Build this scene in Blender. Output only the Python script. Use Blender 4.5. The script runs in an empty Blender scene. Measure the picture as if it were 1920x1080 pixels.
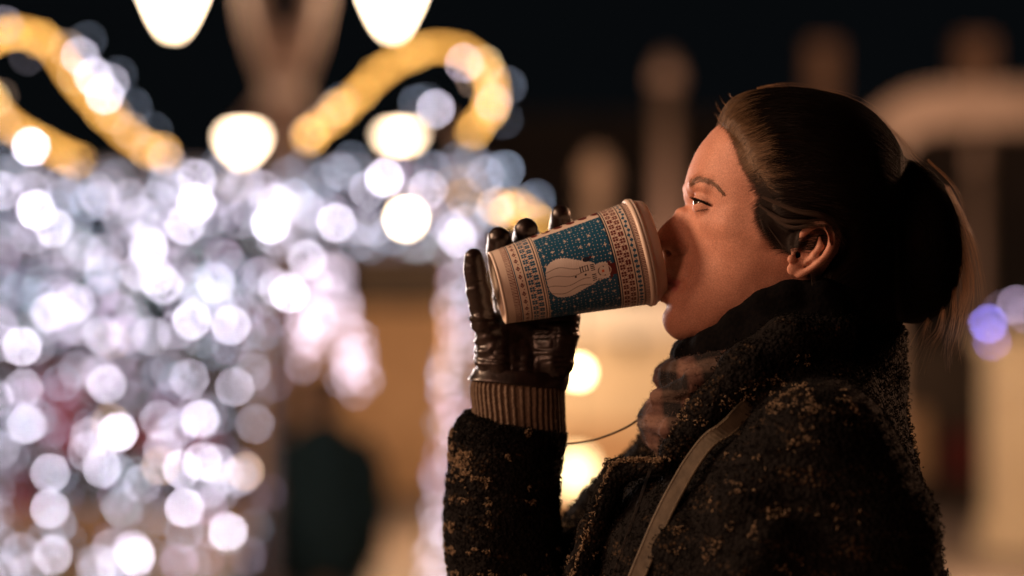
import bpy, math, random
import numpy as np
from mathutils import Vector, Matrix
rnd = random.Random(7)
nrs = np.random.RandomState(11)
sc = bpy.context.scene
COL = sc.collection

# ------------------------------------------------------------------ camera
D = 1.9                 # metres from the lens to the woman's profile
FP = 4560.0             # focal length in photo pixels (2400 px per metre at D)
CAMH = 1.5
HOR = 640.0             # image row of the horizon
cam_d = bpy.data.cameras.new('camera')
cam = bpy.data.objects.new('camera', cam_d)
COL.objects.link(cam)
cam.location = (0, -D, CAMH)
cam.rotation_euler = (math.radians(90), 0, 0)
cam_d.sensor_width = 36
cam_d.lens = FP / 1920 * 36
cam_d.shift_y = (HOR - 540) / 1920.0
cam_d.clip_start = 0.05
cam_d.clip_end = 500
cam_d.dof.use_dof = True
cam_d.dof.focus_distance = D - 0.058
cam_d.dof.aperture_fstop = 2.25
cam_d.dof.aperture_blades = 0
sc.camera = cam

# ------------------------------------------------------------------ world and light
w = bpy.data.worlds.new("World"); sc.world = w; w.use_nodes = True
nt = w.node_tree
sky = nt.nodes.new('ShaderNodeTexSky'); sky.sky_type = 'NISHITA'; sky.sun_disc = False
sky.sun_elevation = math.radians(-9); sky.sun_rotation = math.radians(200)
add_ = nt.nodes.new('ShaderNodeMix'); add_.data_type = 'RGBA'; add_.blend_type = 'ADD'; add_.inputs['Factor'].default_value = 1
add_.inputs['B'].default_value = (.018, .023, .028, 1)      # faint glow of the city night sky
nt.links.new(sky.outputs[0], add_.inputs['A']); nt.links.new(add_.outputs['Result'], nt.nodes['Background'].inputs[0])
nt.nodes['Background'].inputs[1].default_value = 0.12
sc.view_settings.view_transform = 'Standard'
sc.view_settings.look = 'None'
sc.view_settings.exposure = 0
sc.view_settings.gamma = 1
cy = sc.cycles
cy.use_adaptive_sampling = False
cy.use_denoising = True
try:
    cy.denoiser = 'OPENIMAGEDENOISE'; cy.denoising_prefilter = 'ACCURATE'
except Exception: pass
cy.sample_clamp_indirect = 2.0
cy.max_bounces = 5; cy.diffuse_bounces = 2; cy.glossy_bounces = 3
cy.transparent_max_bounces = 8
cy.caustics_reflective = False; cy.caustics_refractive = False

def lamp(name, loc, energy, color, radius=0.1, kind='POINT', target=None, size=1.0, angle=60, blend=.5):
    d = bpy.data.lights.new(name, kind)
    d.energy = energy; d.color = color
    if kind == 'AREA': d.shape = 'DISK'; d.size = size
    else: d.shadow_soft_size = radius
    if kind == 'SPOT': d.spot_size = math.radians(angle); d.spot_blend = blend
    o = bpy.data.objects.new(name, d); COL.objects.link(o); o.location = loc
    if target is not None:
        o.rotation_euler = (Vector(target) - Vector(loc)).to_track_quat('-Z', 'Y').to_euler()
    return o
def W(px, py, depth=0.0):
    """world point seen at photo pixel (px, py) at depth metres behind the profile plane"""
    s = (D + depth) / FP
    return Vector(((px - 960) * s, depth, CAMH + (HOR - py) * s))
# warm street lantern standing in front of her, above and a little towards the camera
KEY = lamp('offframe_warm_light', (-2.75, -2.5, 2.55), 160, (1.0, .47, .29), .6)
FRONT = lamp('offframe_warm_light', (-3.6, -.1, 3.0), 660, (1.0, .60, .38), .5)  # added unseen lamp, lifts the forehead and front of the face
GLOW = lamp('gate_glow_light', (-2.4, 5.8, 1.9), 560, (1.0, .80, .72), .8, 'SPOT', (0, 0, 1.6), angle=40)
RIM = lamp('plaza_lantern_light', (2.3, 2.4, 2.5), 260, (1.0, .50, .28), .15)

# ------------------------------------------------------------------ materials
def mat(name, color=(.5,.5,.5), rough=.6, emit=None, strength=0, metal=0, **kw):
    m = bpy.data.materials.new(name); m.use_nodes = True
    b = m.node_tree.nodes['Principled BSDF']
    b.inputs['Base Color'].default_value = (*color, 1)
    b.inputs['Roughness'].default_value = rough
    b.inputs['Metallic'].default_value = metal
    if emit:
        b.inputs['Emission Color'].default_value = (*emit, 1)
        b.inputs['Emission Strength'].default_value = strength
    for k, v in kw.items(): b.inputs[k.replace('_', ' ')].default_value = v
    return m
def noise_mat(name, c1, c2, scale=5, rough=.7, bump=.2, detail=6, bdist=.01, **kw):
    m = mat(name, c1, rough, **kw); t = m.node_tree; b = t.nodes['Principled BSDF']
    tc = t.nodes.new('ShaderNodeTexCoord'); n = t.nodes.new('ShaderNodeTexNoise')
    n.inputs['Scale'].default_value = scale; n.inputs['Detail'].default_value = detail
    r = t.nodes.new('ShaderNodeValToRGB')
    r.color_ramp.elements[0].position = .35; r.color_ramp.elements[1].position = .65
    r.color_ramp.elements[0].color = (*c1, 1); r.color_ramp.elements[1].color = (*c2, 1)
    bp = t.nodes.new('ShaderNodeBump'); bp.inputs['Strength'].default_value = bump
    bp.inputs['Distance'].default_value = bdist
    t.links.new(tc.outputs['Object'], n.inputs['Vector'])
    t.links.new(n.outputs[0], r.inputs[0]); t.links.new(r.outputs[0], b.inputs['Base Color'])
    t.links.new(n.outputs[0], bp.inputs['Height']); t.links.new(bp.outputs[0], b.inputs['Normal'])
    return m

# ------------------------------------------------------------------ object helpers
def setp(o, label=None, cat=None, group=None, kind=None):
    if label: o['label'] = label
    if cat: o['category'] = cat
    if group: o['group'] = group
    if kind: o['kind'] = kind
    return o
def mesh_obj(name, verts, faces, m=None, parent=None, smooth=True):
    me = bpy.data.meshes.new(name)
    verts = np.asarray(verts, dtype=np.float32)
    if isinstance(faces, np.ndarray):
        nf, k = faces.shape
        me.vertices.add(len(verts)); me.vertices.foreach_set('co', verts.ravel())
        me.loops.add(nf*k); me.loops.foreach_set('vertex_index', faces.astype(np.int32).ravel())
        me.polygons.add(nf); me.polygons.foreach_set('loop_start', np.arange(0, nf*k, k, dtype=np.int32))
        me.update(calc_edges=True); me.validate()
    else:
        me.from_pydata(verts.tolist(), [], faces); me.update()
    if smooth: me.polygons.foreach_set('use_smooth', np.ones(len(me.polygons), dtype=bool))
    if m: me.materials.append(m)
    o = bpy.data.objects.new(name, me); COL.objects.link(o)
    if parent: o.parent = parent
    return o
def empty(name, loc=(0,0,0)):
    o = bpy.data.objects.new(name, None); COL.objects.link(o); o.location = loc
    return o
class MB:
    """collects boxes, tubes and lathes into one mesh"""
    def __init__(s): s.v = []; s.f = []
    def box(s, c, d, rz=0):
        b = len(s.v); cs, sn = math.cos(rz), math.sin(rz)
        for x in (-.5, .5):
            for y in (-.5, .5):
                for z in (-.5, .5):
                    X, Y = x*d[0], y*d[1]
                    s.v.append((c[0]+X*cs-Y*sn, c[1]+X*sn+Y*cs, c[2]+z*d[2]))
        s.f += [tuple(b+i for i in q) for q in ((0,1,3,2),(4,6,7,5),(0,4,5,1),(2,3,7,6),(0,2,6,4),(1,5,7,3))]
        return s
    def tube(s, pts, r, n=8, caps=True):
        pts = [Vector(p) for p in pts]; b = len(s.v)
        up = Vector((0.0123, .1, 1)).normalized()
        for i, p in enumerate(pts):
            t = (pts[min(i+1, len(pts)-1)] - pts[max(i-1, 0)]).normalized()
            a = t.cross(up)
            if a.length < .05: a = t.cross(Vector((1, 0, 0)))
            a.normalize(); c = a.cross(t).normalized()
            rr = r[i] if hasattr(r, '__len__') else r
            for k in range(n):
                th = 2*math.pi*k/n
                s.v.append(tuple(p + a*(rr*math.cos(th)) + c*(rr*math.sin(th))))
        for i in range(len(pts)-1):
            for k in range(n):
                k2 = (k+1) % n
                s.f.append((b+i*n+k, b+i*n+k2, b+(i+1)*n+k2, b+(i+1)*n+k))
        if caps:
            s.f.append(tuple(b+k for k in range(n))[::-1])
            s.f.append(tuple(b+(len(pts)-1)*n+k for k in range(n)))
        return s
    def lathe(s, c, prof, n=20):
        """prof: list of (radius, z)"""
        b = len(s.v)
        for r, z in prof:
            for k in range(n):
                th = 2*math.pi*k/n
                s.v.append((c[0]+r*math.cos(th), c[1]+r*math.sin(th), c[2]+z))
        for i in range(len(prof)-1):
            for k in range(n):
                k2 = (k+1) % n
                s.f.append((b+i*n+k, b+i*n+k2, b+(i+1)*n+k2, b+(i+1)*n+k))
        s.f.append(tuple(b+k for k in range(n))[::-1])
        s.f.append(tuple(b+(len(prof)-1)*n+k for k in range(n)))
        return s
    def build(s, name, m=None, parent=None, smooth=False):
        return mesh_obj(name, s.v, s.f, m, parent, smooth)
# ================================================================== SETTING BEHIND HER
M_ground = noise_mat('paving', (.16,.12,.10), (.24,.19,.155), 3, .75, .1)
g = MB(); g.box((0, 35, -.05), (140, 84, .1)); g.build('ground', M_ground)
setp(bpy.data.objects['ground'], kind='structure')

# ---- light pavilion, 8.5 m from the lens
PD = 8.5 - D
def emat(name, col, st):
    m = mat(name, (0.02,0.02,0.02), .4, emit=col, strength=st)
    m.cycles.emission_sampling = 'NONE'
    return m
BR = 0.0075           # bulb radius
_lv = {}
def bulb_mat(col, level):
    key = (col, round(level, 2))
    if key not in _lv:
        lin = .68*level**2.2 if level <= 1 else .68 + (level-1)*3
        disc = 0.0378 * (PD/(PD+D)) * 2400 / (2*BR*FP/8.5)
        _lv[key] = emat('led_glow_%s_%d' % (col, round(level*100)), TINT[col], lin * disc**2)
    return _lv[key]
TINT = {'w': (.88,.80,.98), 'b': (.62,.72,.95), 'p': (1.0,.66,.48), 'm': (.85,.62,.90), 'y': (1.0,.52,.13),
        'o': (1.0,.52,.12), 'v': (.30,.26,1.0), 'k': (1.0,.80,.98), 'c': (1.0,.74,.42), 's': (.68,.78,.86)}
def ico(r):
    t = (1+5**.5)/2
    v = [(-1,t,0),(1,t,0),(-1,-t,0),(1,-t,0),(0,-1,t),(0,1,t),(0,-1,-t),(0,1,-t),(t,0,-1),(t,0,1),(-t,0,-1),(-t,0,1)]
    f = [(0,11,5),(0,5,1),(0,1,7),(0,7,10),(0,10,11),(1,5,9),(5,11,4),(11,10,2),(10,7,6),(7,1,8),(3,9,4),(3,4,2),(3,2,6),(3,6,8),(3,8,9),(4,9,5),(2,4,11),(6,2,10),(8,6,7),(9,8,1)]
    v = [Vector(p).normalized() for p in v]
    cache = {}; f2 = []
    def mid(a, b):
        k = (min(a,b), max(a,b))
        if k not in cache: v.append(((v[a]+v[b])/2).normalized()); cache[k] = len(v)-1
        return cache[k]
    for a,b,c in f:
        ab,bc,ca = mid(a,b),mid(b,c),mid(c,a)
        f2 += [(a,ab,ca),(b,bc,ab),(c,ca,bc),(ab,bc,ca)]
    return np.array([(p.x*r, p.y*r, p.z*r*1.12) for p in v]), f2
ICV, ICF = ico(BR)
_bm = {}
def bulb_mesh(col, level):
    m = bulb_mat(col, level)
    if m.name not in _bm:
        me = bpy.data.meshes.new('bulb'); me.from_pydata(ICV.tolist(), [], ICF); me.materials.append(m)
        me.polygons.foreach_set('use_smooth', np.ones(len(me.polygons), dtype=bool))
        _bm[m.name] = me
    return _bm[m.name]
def bulbs(parent, lst, jit=.18):
    """lst of (px, py, level, tint); first 95 as single bulbs, the rest as one mass"""
    for i, (px, py, lv, c) in enumerate(lst[:95]):
        o = bpy.data.objects.new('bulb', bulb_mesh(c, lv)); COL.objects.link(o)
        o.location = W(px, py, PD + rnd.uniform(-jit, jit)); o.parent = parent
    rest = lst[95:]
    if rest:
        V = []; F = []; mi = []; mats = []
        for px, py, lv, c in rest:
            p = np.array(W(px, py, PD + rnd.uniform(-jit, jit*2)))
            b = len(V)*0 + sum(len(x) for x in V)
            V.append(ICV + p); F += [tuple(b+k for k in f) for f in ICF]
            m = bulb_mat(c, lv)
            if m not in mats: mats.append(m)
            mi += [mats.index(m)]*len(ICF)
        o = mesh_obj('bulbs', np.concatenate(V), F, None, parent)
        for m in mats: o.data.materials.append(m)
        o.data.polygons.foreach_set('material_index', np.array(mi, dtype=np.int32))
        o['kind'] = 'stuff'
M_frame = mat('gate_metal', (.10,.10,.11), .5)
M_wire = mat('cable_rubber', (.02,.05,.03), .6)
# bright bulbs traced from the photo
CURT = [(66,393,1.15,'w'),(102,428,1.1,'w'),(189,376,.9,'w'),(92,586,.85,'w'),(41,650,1.05,'w'),(81,532,.5,'s'),(163,474,.55,'w'),
 (196,474,.62,'w'),(191,628,.78,'w'),(207,637,.66,'p'),(109,469,.5,'w'),(185,545,.36,'s'),(246,561,.36,'s'),(168,602,.3,'s'),
 (7,358,.7,'w'),(98,643,.3,'m'),(241,373,.55,'w'),(295,376,.6,'w'),(279,467,.92,'w'),
 (306,534,.92,'w'),(360,600,1.1,'w'),(433,610,.98,'w'),(329,619,.65,'w'),(284,630,.75,'w'),(425,487,.5,'w'),(360,502,.42,'s'),
 (492,517,.6,'w'),(521,539,.75,'w'),(542,550,1.1,'w'),(575,487,.95,'w'),(462,621,.5,'b'),(440,554,.4,'s'),(370,547,.55,'w'),
 (355,710,.75,'w'),(440,726,.75,'w'),(375,786,1.0,'w'),(478,795,.55,'w'),(340,880,1.0,'w'),(380,865,1.0,'w'),(404,869,.75,'w'),
 (419,891,.65,'w'),(301,874,.66,'p'),(460,884,.72,'p'),(346,952,1.05,'w'),(390,950,.55,'m'),(345,998,.55,'b'),(427,996,1.1,'w'),
 (478,989,.32,'b'),(427,1006,.5,'s'),(282,976,.35,'s'),(255,1043,1.05,'w'),(290,1045,.4,'b'),(360,1061,.4,'b'),(408,780,.42,'b'),
 (482,735,.32,'b'),(515,717,.3,'m'),(504,924,.25,'m'),(44,728,.8,'w'),(200,720,.9,'w'),(117,737,.4,'m'),(51,795,.98,'w'),
 (97,802,.42,'m'),(222,810,1.15,'w'),(207,792,.62,'p'),(191,877,.88,'w'),(163,847,.66,'w'),(178,702,.5,'w'),(94,887,.9,'w'),
 (93,954,.95,'w'),(99,1040,.9,'w'),(226,952,.55,'s'),(252,891,.42,'s'),(85,1010,.45,'b'),(0,843,.6,'w'),(39,869,.3,'m'),
 (55,1072,.7,'w'),(226,1021,.3,'s'),(0,1020,.5,'b'),(126,1013,.33,'b'),(0,570,.4,'w'),(60,700,.25,'m'),(150,660,.3,'m'),
 (255,690,.3,'b'),(310,760,.35,'m'),(300,700,.4,'b'),(405,660,.45,'b'),(470,680,.35,'b'),(435,660,.35,'s'),(330,560,.5,'w'),(230,590,.3,'b')]
FASC = [(368,335,.88,'w'),(368,380,1.1,'w'),(347,422,1.0,'w'),(492,354,.8,'w'),(518,380,.8,'w'),(507,420,1.15,'w'),
 (447,413,.55,'w'),(222,332,.4,'b'),(115,369,.3,'b'),(721,334,1.1,'w'),(691,355,.75,'w'),(735,318,.5,'m'),(641,324,.5,'b'),
 (604,340,.45,'b'),(803,355,.78,'w'),(630,417,1.0,'w'),(702,427,.6,'w'),(858,447,.85,'w'),(811,318,.5,'b'),(831,418,.55,'w'),
 (727,444,.4,'b'),(784,460,.45,'s'),(870,370,.5,'y'),(850,345,.42,'p'),(880,340,.35,'p'),(573,391,.6,'w'),(593,378,.4,'b'),(858,302,.38,'b'),
 (948,318,.6,'b'),(925,322,.4,'b'),(885,300,.4,'b'),(540,330,.4,'b'),(570,310,.35,'b'),(660,300,.4,'b'),(1005,372,.42,'b'),(980,380,.4,'b'),
 (410,310,.0+.35,'b'),(560,440,.5,'w'),(610,455,.4,'w'),(670,455,.45,'b'),(830,465,.4,'s'),(875,420,.45,'w'),(895,400,.4,'p'),(760,380,.4,'p'),(440,345,.4,'p')]
gate = empty('light_gate', W(450, 640, PD).to_tuple()); gate.location = (0, PD, 0)
bpy.context.view_layer.update()
class _G: pass
def local(parent):
    return parent.location.copy()
def bulbs_in(parent, lst, jit=.18):
    n0 = set(parent.children)
    bulbs(parent, lst, jit)
    for c in parent.children:
        if c not in n0:
            if c.name.startswith('bulbs'):
                c.location = -parent.location
            else: c.location = c.location - parent.location
def dim_fill(n, x0, x1, y0, y1, cols, lo=.16, hi=.3, ok=None):
    out = []
    while len(out) < n:
        x, y = rnd.uniform(x0, x1), rnd.uniform(y0, y1)
        if ok and not ok(x, y): continue
        out.append((x, y, round(rnd.uniform(lo, hi)*20)/20, rnd.choice(cols)))
    return out
# frame of the gate
def gp(px, py, d=0): return W(px, py, PD + d) - gate.location
f = MB()
for px in (-60, 235, 505, 860):
    a = gp(px, 300, .35); f.box((a.x, a.y, (a.z)/2), (.035, .035, a.z))
for py in (318, 468):
    a, b = gp(-60, py, .35), gp(925, py, .35); f.box(((a.x+b.x)/2, a.y, a.z), (b.x-a.x, .035, .035))
f.build('frame', M_frame, gate)
setp(gate, 'wide gate hung with strings of cold white lights around a doorway', 'light gate')
gate_b = sorted(CURT, key=lambda t: -t[2])
curt = empty('light_curtain', (0, PD, 0)); setp(curt, 'dense curtain of hanging white lights left of the doorway, a few bulbs peach', 'light curtain')
bulbs_in(curt, gate_b + dim_fill(14, -30, 500, 470, 1110, 'w', .68, .88, lambda x,y: not (x>440 and y>620)) + dim_fill(95, -40, 505, 470, 1110, 'bwmww', .38, .6, lambda x,y: not (x>470 and y>700))
   + dim_fill(190, -40, 505, 470, 1110, 'bbsmwm', .16, .32, lambda x,y: not (x>480 and y>700) and not (y>960 and 100<x<200))
   + dim_fill(55, 0, 520, 430, 640, 'bwsm', .3, .5))
wires = MB()
for px in range(-40, 520, 31):
    a, b = gp(px, 470, .02), gp(px+rnd.uniform(-8,8), 1110, .02)
    wires.tube([a, (a+b)/2+Vector((rnd.uniform(-.02,.02),0,0)), b], .0015, 4)
wires.build('cable', M_wire, curt)
colm = [(868-(y-480)*.075+rnd.uniform(-22,22), y+rnd.uniform(-8,8), round(rnd.choice([.3,.35,.4,.45,.5])*20)/20, rnd.choice('wwbwm')) for y in range(480, 1120, 11)]
bulbs_in(gate, sorted(FASC, key=lambda t: -t[2]) + colm[:50] + dim_fill(65, -30, 930, 318, 462, 'bwwww', .38, .62) + dim_fill(140, -30, 960, 318, 462, 'bbwwm', .18, .36) + colm[50:])
# cluster of pink-white lights in the doorway
blob = empty('light_cluster', (0, PD, 0)); setp(blob, 'bell shaped cluster of pinkish white lights above the dark figure in the doorway', 'light cluster')
bl = []
for i in range(92):
    while True:
        x, y = rnd.uniform(545, 690), rnd.uniform(495, 735)
        cx = 612 + (y-500)*.07; hw = 26 + (y-500)*.30 if y < 620 else 62
        if abs(x-cx) > hw: continue
        if y > 650 and x < 640 and y-650 > (0 if 575 < x < 640 else 38): continue
        break
    bl.append((x, y, .37, 'k'))
bulbs_in(blob, bl, .4)
bt = MB(); a = W(620, 440, PD)-blob.location
bt.tube([a, W(620,560,PD)-blob.location, W(650,730,PD)-blob.location], .004, 5); bt.build('cable', M_wire, blob)

# ---- glowing yellow scroll tubes on the gate, with their white bulbs
def smooth_path(p, n=10):
    out = []
    for i in range(len(p)-1):
        a = p[max(i-1,0)]; b = p[i]; c = p[i+1]; d = p[min(i+2,len(p)-1)]
        for k in range(n):
            t = k/n
            out.append(tuple(.5*((2*b[j])+(-a[j]+c[j])*t+(2*a[j]-5*b[j]+4*c[j]-d[j])*t*t+(-a[j]+3*b[j]-3*c[j]+d[j])*t**3) for j in range(len(b))))
    out.append(p[-1]); return out
def scroll(label, path, extra, st=1.0, kind='y', r=.0085):
    e = empty('scroll_light', (0, PD, 0)); setp(e, label, 'scroll light', 'yellow light scrolls on top of the gate')
    pts = [W(x, y, PD-.05) - e.location for x, y in smooth_path(path)]
    disc = 69.0; wpx = 2*r*FP/8.5
    m = emat('tube_glow', (1.0,.46,.09), st*disc/wpx*.62)
    t = MB(); t.tube(pts, r, 8); t.build('tube', m, e, True)
    nb = int(sum(math.dist(path[i], path[i+1]) for i in range(len(path)-1))/16); pp_ = smooth_path(path)
    extra = extra + [(*[c+rnd.uniform(-5,5) for c in rnd.choice(pp_)], rnd.choice([.6,.7,.8,.9]), rnd.choice('yyoyyoyc')) for _ in range(nb)]
    bulbs_in(e, extra, .05)
    return e
scroll('left arching yellow light scroll dotted with bright white bulbs', [(-60,110),(0,66),(40,60),(95,85),(140,150),(190,205),(250,262),(312,290)],
  [(150,105,.85,'w'),(175,143,1.0,'w'),(196,178,1.0,'w'),(207,155,.7,'w'),(8,47,.5,'w'),(165,75,.3,'b'),(222,140,.3,'b'),(250,200,.35,'b'),
   (288,245,.3,'b'),(52,105,.25,'w'),(215,215,.5,'p'),(245,245,.5,'p'),(280,285,.55,'p'),(125,90,.5,'p'),(75,70,.3,'y'),(312,300,.5,'w')])
scroll('straight yellow light bar at far left below the arching scroll', [(-40,155),(0,215),(50,255),(100,280),(145,300)],
  [(58,275,1.15,'w'),(5,235,.5,'p'),(30,245,.4,'p'),(150,298,.4,'y'),(10,300,.35,'b'),(30,285,.3,'b'),(0,180,.3,'p'),(-10,330,.3,'b')])
scroll('right yellow light scroll curling over at its end', [(570,265),(640,205),(710,140),(770,100),(830,88),(885,105),(920,150),(918,200),(880,250)],
  [(575,252,.55,'p'),(600,230,.45,'p'),(625,205,.5,'p'),(778,95,.45,'p'),(870,118,.72,'k'),(923,192,.95,'w'),(912,215,.6,'p'),(884,250,.6,'y'),
   (817,204,.92,'w'),(782,194,.4,'b'),(800,190,.25,'b'),(952,160,.4,'b'),(945,225,.25,'b'),(701,139,.45,'y'),(640,190,.3,'b'),(890,150,.4,'p'),(880,280,.2,'b'),(850,95,.3,'y')])
scroll('short stub of yellow light scroll just behind the gloved fingertips', [(935,392),(965,390),(995,405),(1010,425)],
  [(930,385,.78,'p'),(950,400,.5,'y'),(1005,385,.3,'b')])

# ---- street lamps behind
M_post = noise_mat('lamp_post_paint', (.30,.20,.16), (.40,.27,.21), 8, .55)
def lantern_glow(name, st, col=(1.0,.74,.50)):
    return mat(name, (.8,.7,.5), .5, emit=col, strength=st)
LD = 13.0 - D
def lantern(par, px, py, wpx, hpx, st, d=LD, tip=.25):
    """hanging lantern whose glass narrows downwards; px,py centre of the glow"""
    s = (D+d)/FP; c = W(px, py, d) - par.location
    rw, rh = wpx*s/2, hpx*s/2
    head = empty('lantern'); head.parent = par; head.location = c
    g = MB(); g.lathe((0,0,0), [(rw*tip*.4,-rh), (rw*tip, -rh*.9), (rw*.62,-rh*.3), (rw*.95, rh*.4), (rw, rh*.8), (rw*.8, rh)], 18)
    g.build('glass', lantern_glow('lantern_glass', st), head, True)
    g = MB(); g.lathe((0,0,rh), [(rw*1.1, 0.002), (rw*.9, rh*.3), (rw*.3, rh*.7), (rw*.08, rh*1.0)], 18)
    g.build('cap', M_post, head, True)
    return c, rh
lp = empty('street_lamp', (W(533,0,LD).x, LD, 0))
setp(lp, 'tall street lamp whose stone coloured post forks into two arms with big glowing lanterns', 'street lamp')
top = W(533, 60, LD).z
p = MB(); p.lathe((0,0,0), [(.28,0),(.28,.35),(.16,.5),(.11,.8),(.09,1.6),(.085, W(0,250,LD).z), (.12,W(0,232,LD).z), (.15,W(0,200,LD).z),(.11,W(0,170,LD).z), (.075,W(0,150,LD).z), (.085, W(0,60,LD).z),(.10,top)], 20)
p.build('post', M_post, lp, True)
for sx, tx in ((-1, 325), (1, 735)):
    a = Vector((sx*.02, 0, top-.12)); e = W(tx, -110, LD) - lp.location
    pts = smooth_path([(0,top-.35), (sx*.12, top-.02), (sx*.22, top+.35), (sx*.42, top+.52), (e.x, e.z)], 6)
    t = MB(); t.tube([Vector((x, 0, z)) for x, z in pts], [.085-.05*i/len(pts) for i in range(len(pts))], 10); t.build('arm', M_post, lp, True)
    c, rh = lantern(lp, tx, 2, 92, 104, 30)
lamp('lantern_light', W(420, -40, LD-1.2), 4, (1.0,.66,.42), .2)
lamp('lantern_light', W(640, -40, LD-1.2), 4, (1.0,.66,.42), .2)
def small_lamp(label, px, py, wpx, hpx, st, d, tip=.25, off=60):
    e = empty('street_lamp', (W(px+off,0,d).x, d, 0)); setp(e, label, 'street lamp')
    z = W(0, py-hpx*.9, d).z
    t = MB(); t.lathe((0,0,0), [(.16,0),(.16,.3),(.06,.5),(.045,z)], 14); t.build('post', M_post, e, True)
    c = W(px, py-hpx*.85, d) - e.location
    t = MB(); t.tube([(0,0,z-.02),(c.x*.5,0,z+.12),(c.x,0,c.z)], .02, 8); t.build('arm', M_post, e, True)
    lantern(e, px, py, wpx, hpx, st, d, tip)
small_lamp('street lamp with round bottomed lantern glowing just above the left half of the gate', 455, 270, 62, 42, 22, 15.0-D)
small_lamp('distant street lamp with flat wide lantern glowing under the curled scroll', 750, 256, 62, 14, 22, 17.0-D, .8, 118)
small_lamp('distant street lamp glowing through the middle of the gate lights', 762, 411, 20, 16, 110, 17.0-D, .6, 100)
# ---- market stalls, pillars and arcade further back (lit by their own lamps)
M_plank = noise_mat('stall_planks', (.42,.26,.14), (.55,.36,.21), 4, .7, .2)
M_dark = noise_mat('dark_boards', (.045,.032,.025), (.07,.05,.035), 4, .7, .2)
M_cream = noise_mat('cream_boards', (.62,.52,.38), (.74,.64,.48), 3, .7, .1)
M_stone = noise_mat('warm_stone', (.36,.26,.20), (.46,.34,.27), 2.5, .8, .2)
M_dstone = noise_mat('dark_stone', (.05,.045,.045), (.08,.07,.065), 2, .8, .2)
M_red = noise_mat('red_cloth', (.12,.012,.012), (.16,.02,.02), 3, .8, .1)
def panel(mb, x0, x1, y0, y1, d, t=.12):
    a, b = W(x0, y0, d), W(x1, y1, d)
    mb.box(((a.x+b.x)/2, d+t/2, (a.z+b.z)/2), (abs(b.x-a.x), t, abs(a.z-b.z)))
    return mb
def gy(d): return HOR + FP*CAMH/(d+D)      # row where the ground meets depth d
# stall seen through the doorway
d = 22.5-D; e = empty('market_stall', (0,0,0)); setp(e, 'tan wooden market stall seen through the doorway of the light gate', 'market stall')
panel(MB(), 470, 1010, 575, gy(d)-14, d).build('wall', M_plank, e)
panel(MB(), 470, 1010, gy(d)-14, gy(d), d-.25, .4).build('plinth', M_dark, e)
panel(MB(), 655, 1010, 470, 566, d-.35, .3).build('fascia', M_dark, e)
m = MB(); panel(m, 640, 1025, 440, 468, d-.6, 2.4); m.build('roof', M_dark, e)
lamp('stall_lamp_light', W(740, 560, d-4), 135, (1.0,.62,.33), .15)
lamp('stall_path_light', W(700, 620, 15.0), 200, (1.0,.60,.34), .2)
# stall between the glove and her chin
d = 19.5-D; e = empty('market_stall', (0,0,0)); setp(e, 'bright cream market stall glowing between the raised sleeve and the scarf', 'market stall')
panel(MB(), 1025, 1400, 632, 800, d).build('wall', M_cream, e)
panel(MB(), 1025, 1400, 560, 628, d-.3, .2).build('awning', mat('white_canvas', (.8,.78,.74), .7), e)
panel(MB(), 1025, 1400, 803, gy(d), d-.2, .4).build('counter', M_plank, e)
m = MB(); panel(m, 1172, 1192, 632, 665, d-.06, .05); m.build('lantern_bracket', M_dark, e)
lamp('stall_lamp_light', W(1150, 690, d-2.4), 30, (1.0,.68,.38), .12)
for (px, py, r, st, lab) in ((1084, 698, .022, 34, 'small round lamp glowing beside the wrist, above the knit cuff'), (1078, 885, .10, 5, 'low wide lamp glowing between the sleeve and the coat lapel')):
    dd = 9.0-D if st > 20 else 14.0-D
    q = empty('market_lamp', W(px, py, dd)); setp(q, lab, 'lamp')
    g = MB(); g.lathe((0,0,0), [(r*.3,-r), (r*.8,-r*.7), (r,0), (r*.8,r*.7), (r*.35,r)], 16); g.build('globe', lantern_glow('lamp_globe', st, (1.0,.76,.38)), q, True)
    g = MB(); g.lathe((0,0,0), [(r*.4, r), (r*.3, r*1.5)], 10); g.tube([(0,0,r*1.5),(0,0,r*1.5+.5),(r,0,r*1.5+.7)], .006, 6); g.build('hook', M_dark, q, True)
# pillars
def pillar(label, x, wpx, ytop, d, m=M_stone, rnd_top=True):
    c = W(x, ytop, d); s = (D+d)/FP; r = wpx*s/2
    e = empty('stone_pillar', (c.x, d, 0)); setp(e, label, 'pillar')
    MB().lathe((0,0,0), [(r*1.5,0),(r*1.5,.3),(r*1.1,.4),(r,c.z-.3)], 20).build('shaft', m, e, True)
    MB().lathe((0,0,c.z-.298), [(r*1.15,0),(r*1.2,.1),(r*.95,.2),(r*.5,.28),(r*.1,.3)], 20).build('cap', m, e, True)
    return e
pillar('pale round topped pillar rising behind the cup', 1120, 52, 282, 21-D)
pillar('tall dim pillar rising between the cup and her forehead', 1250, 44, 100, 24-D)
pillar('thin dim post standing behind her bun near the right edge', 1836, 30, 250, 23-D, M_stone)
lamp('plaza_light', W(1190, 120, 16.8), 64, (1.0,.60,.40), .2)
lamp('plaza_light', W(1230, 480, 20.5), 120, (1.0,.58,.42), .2)
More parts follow.
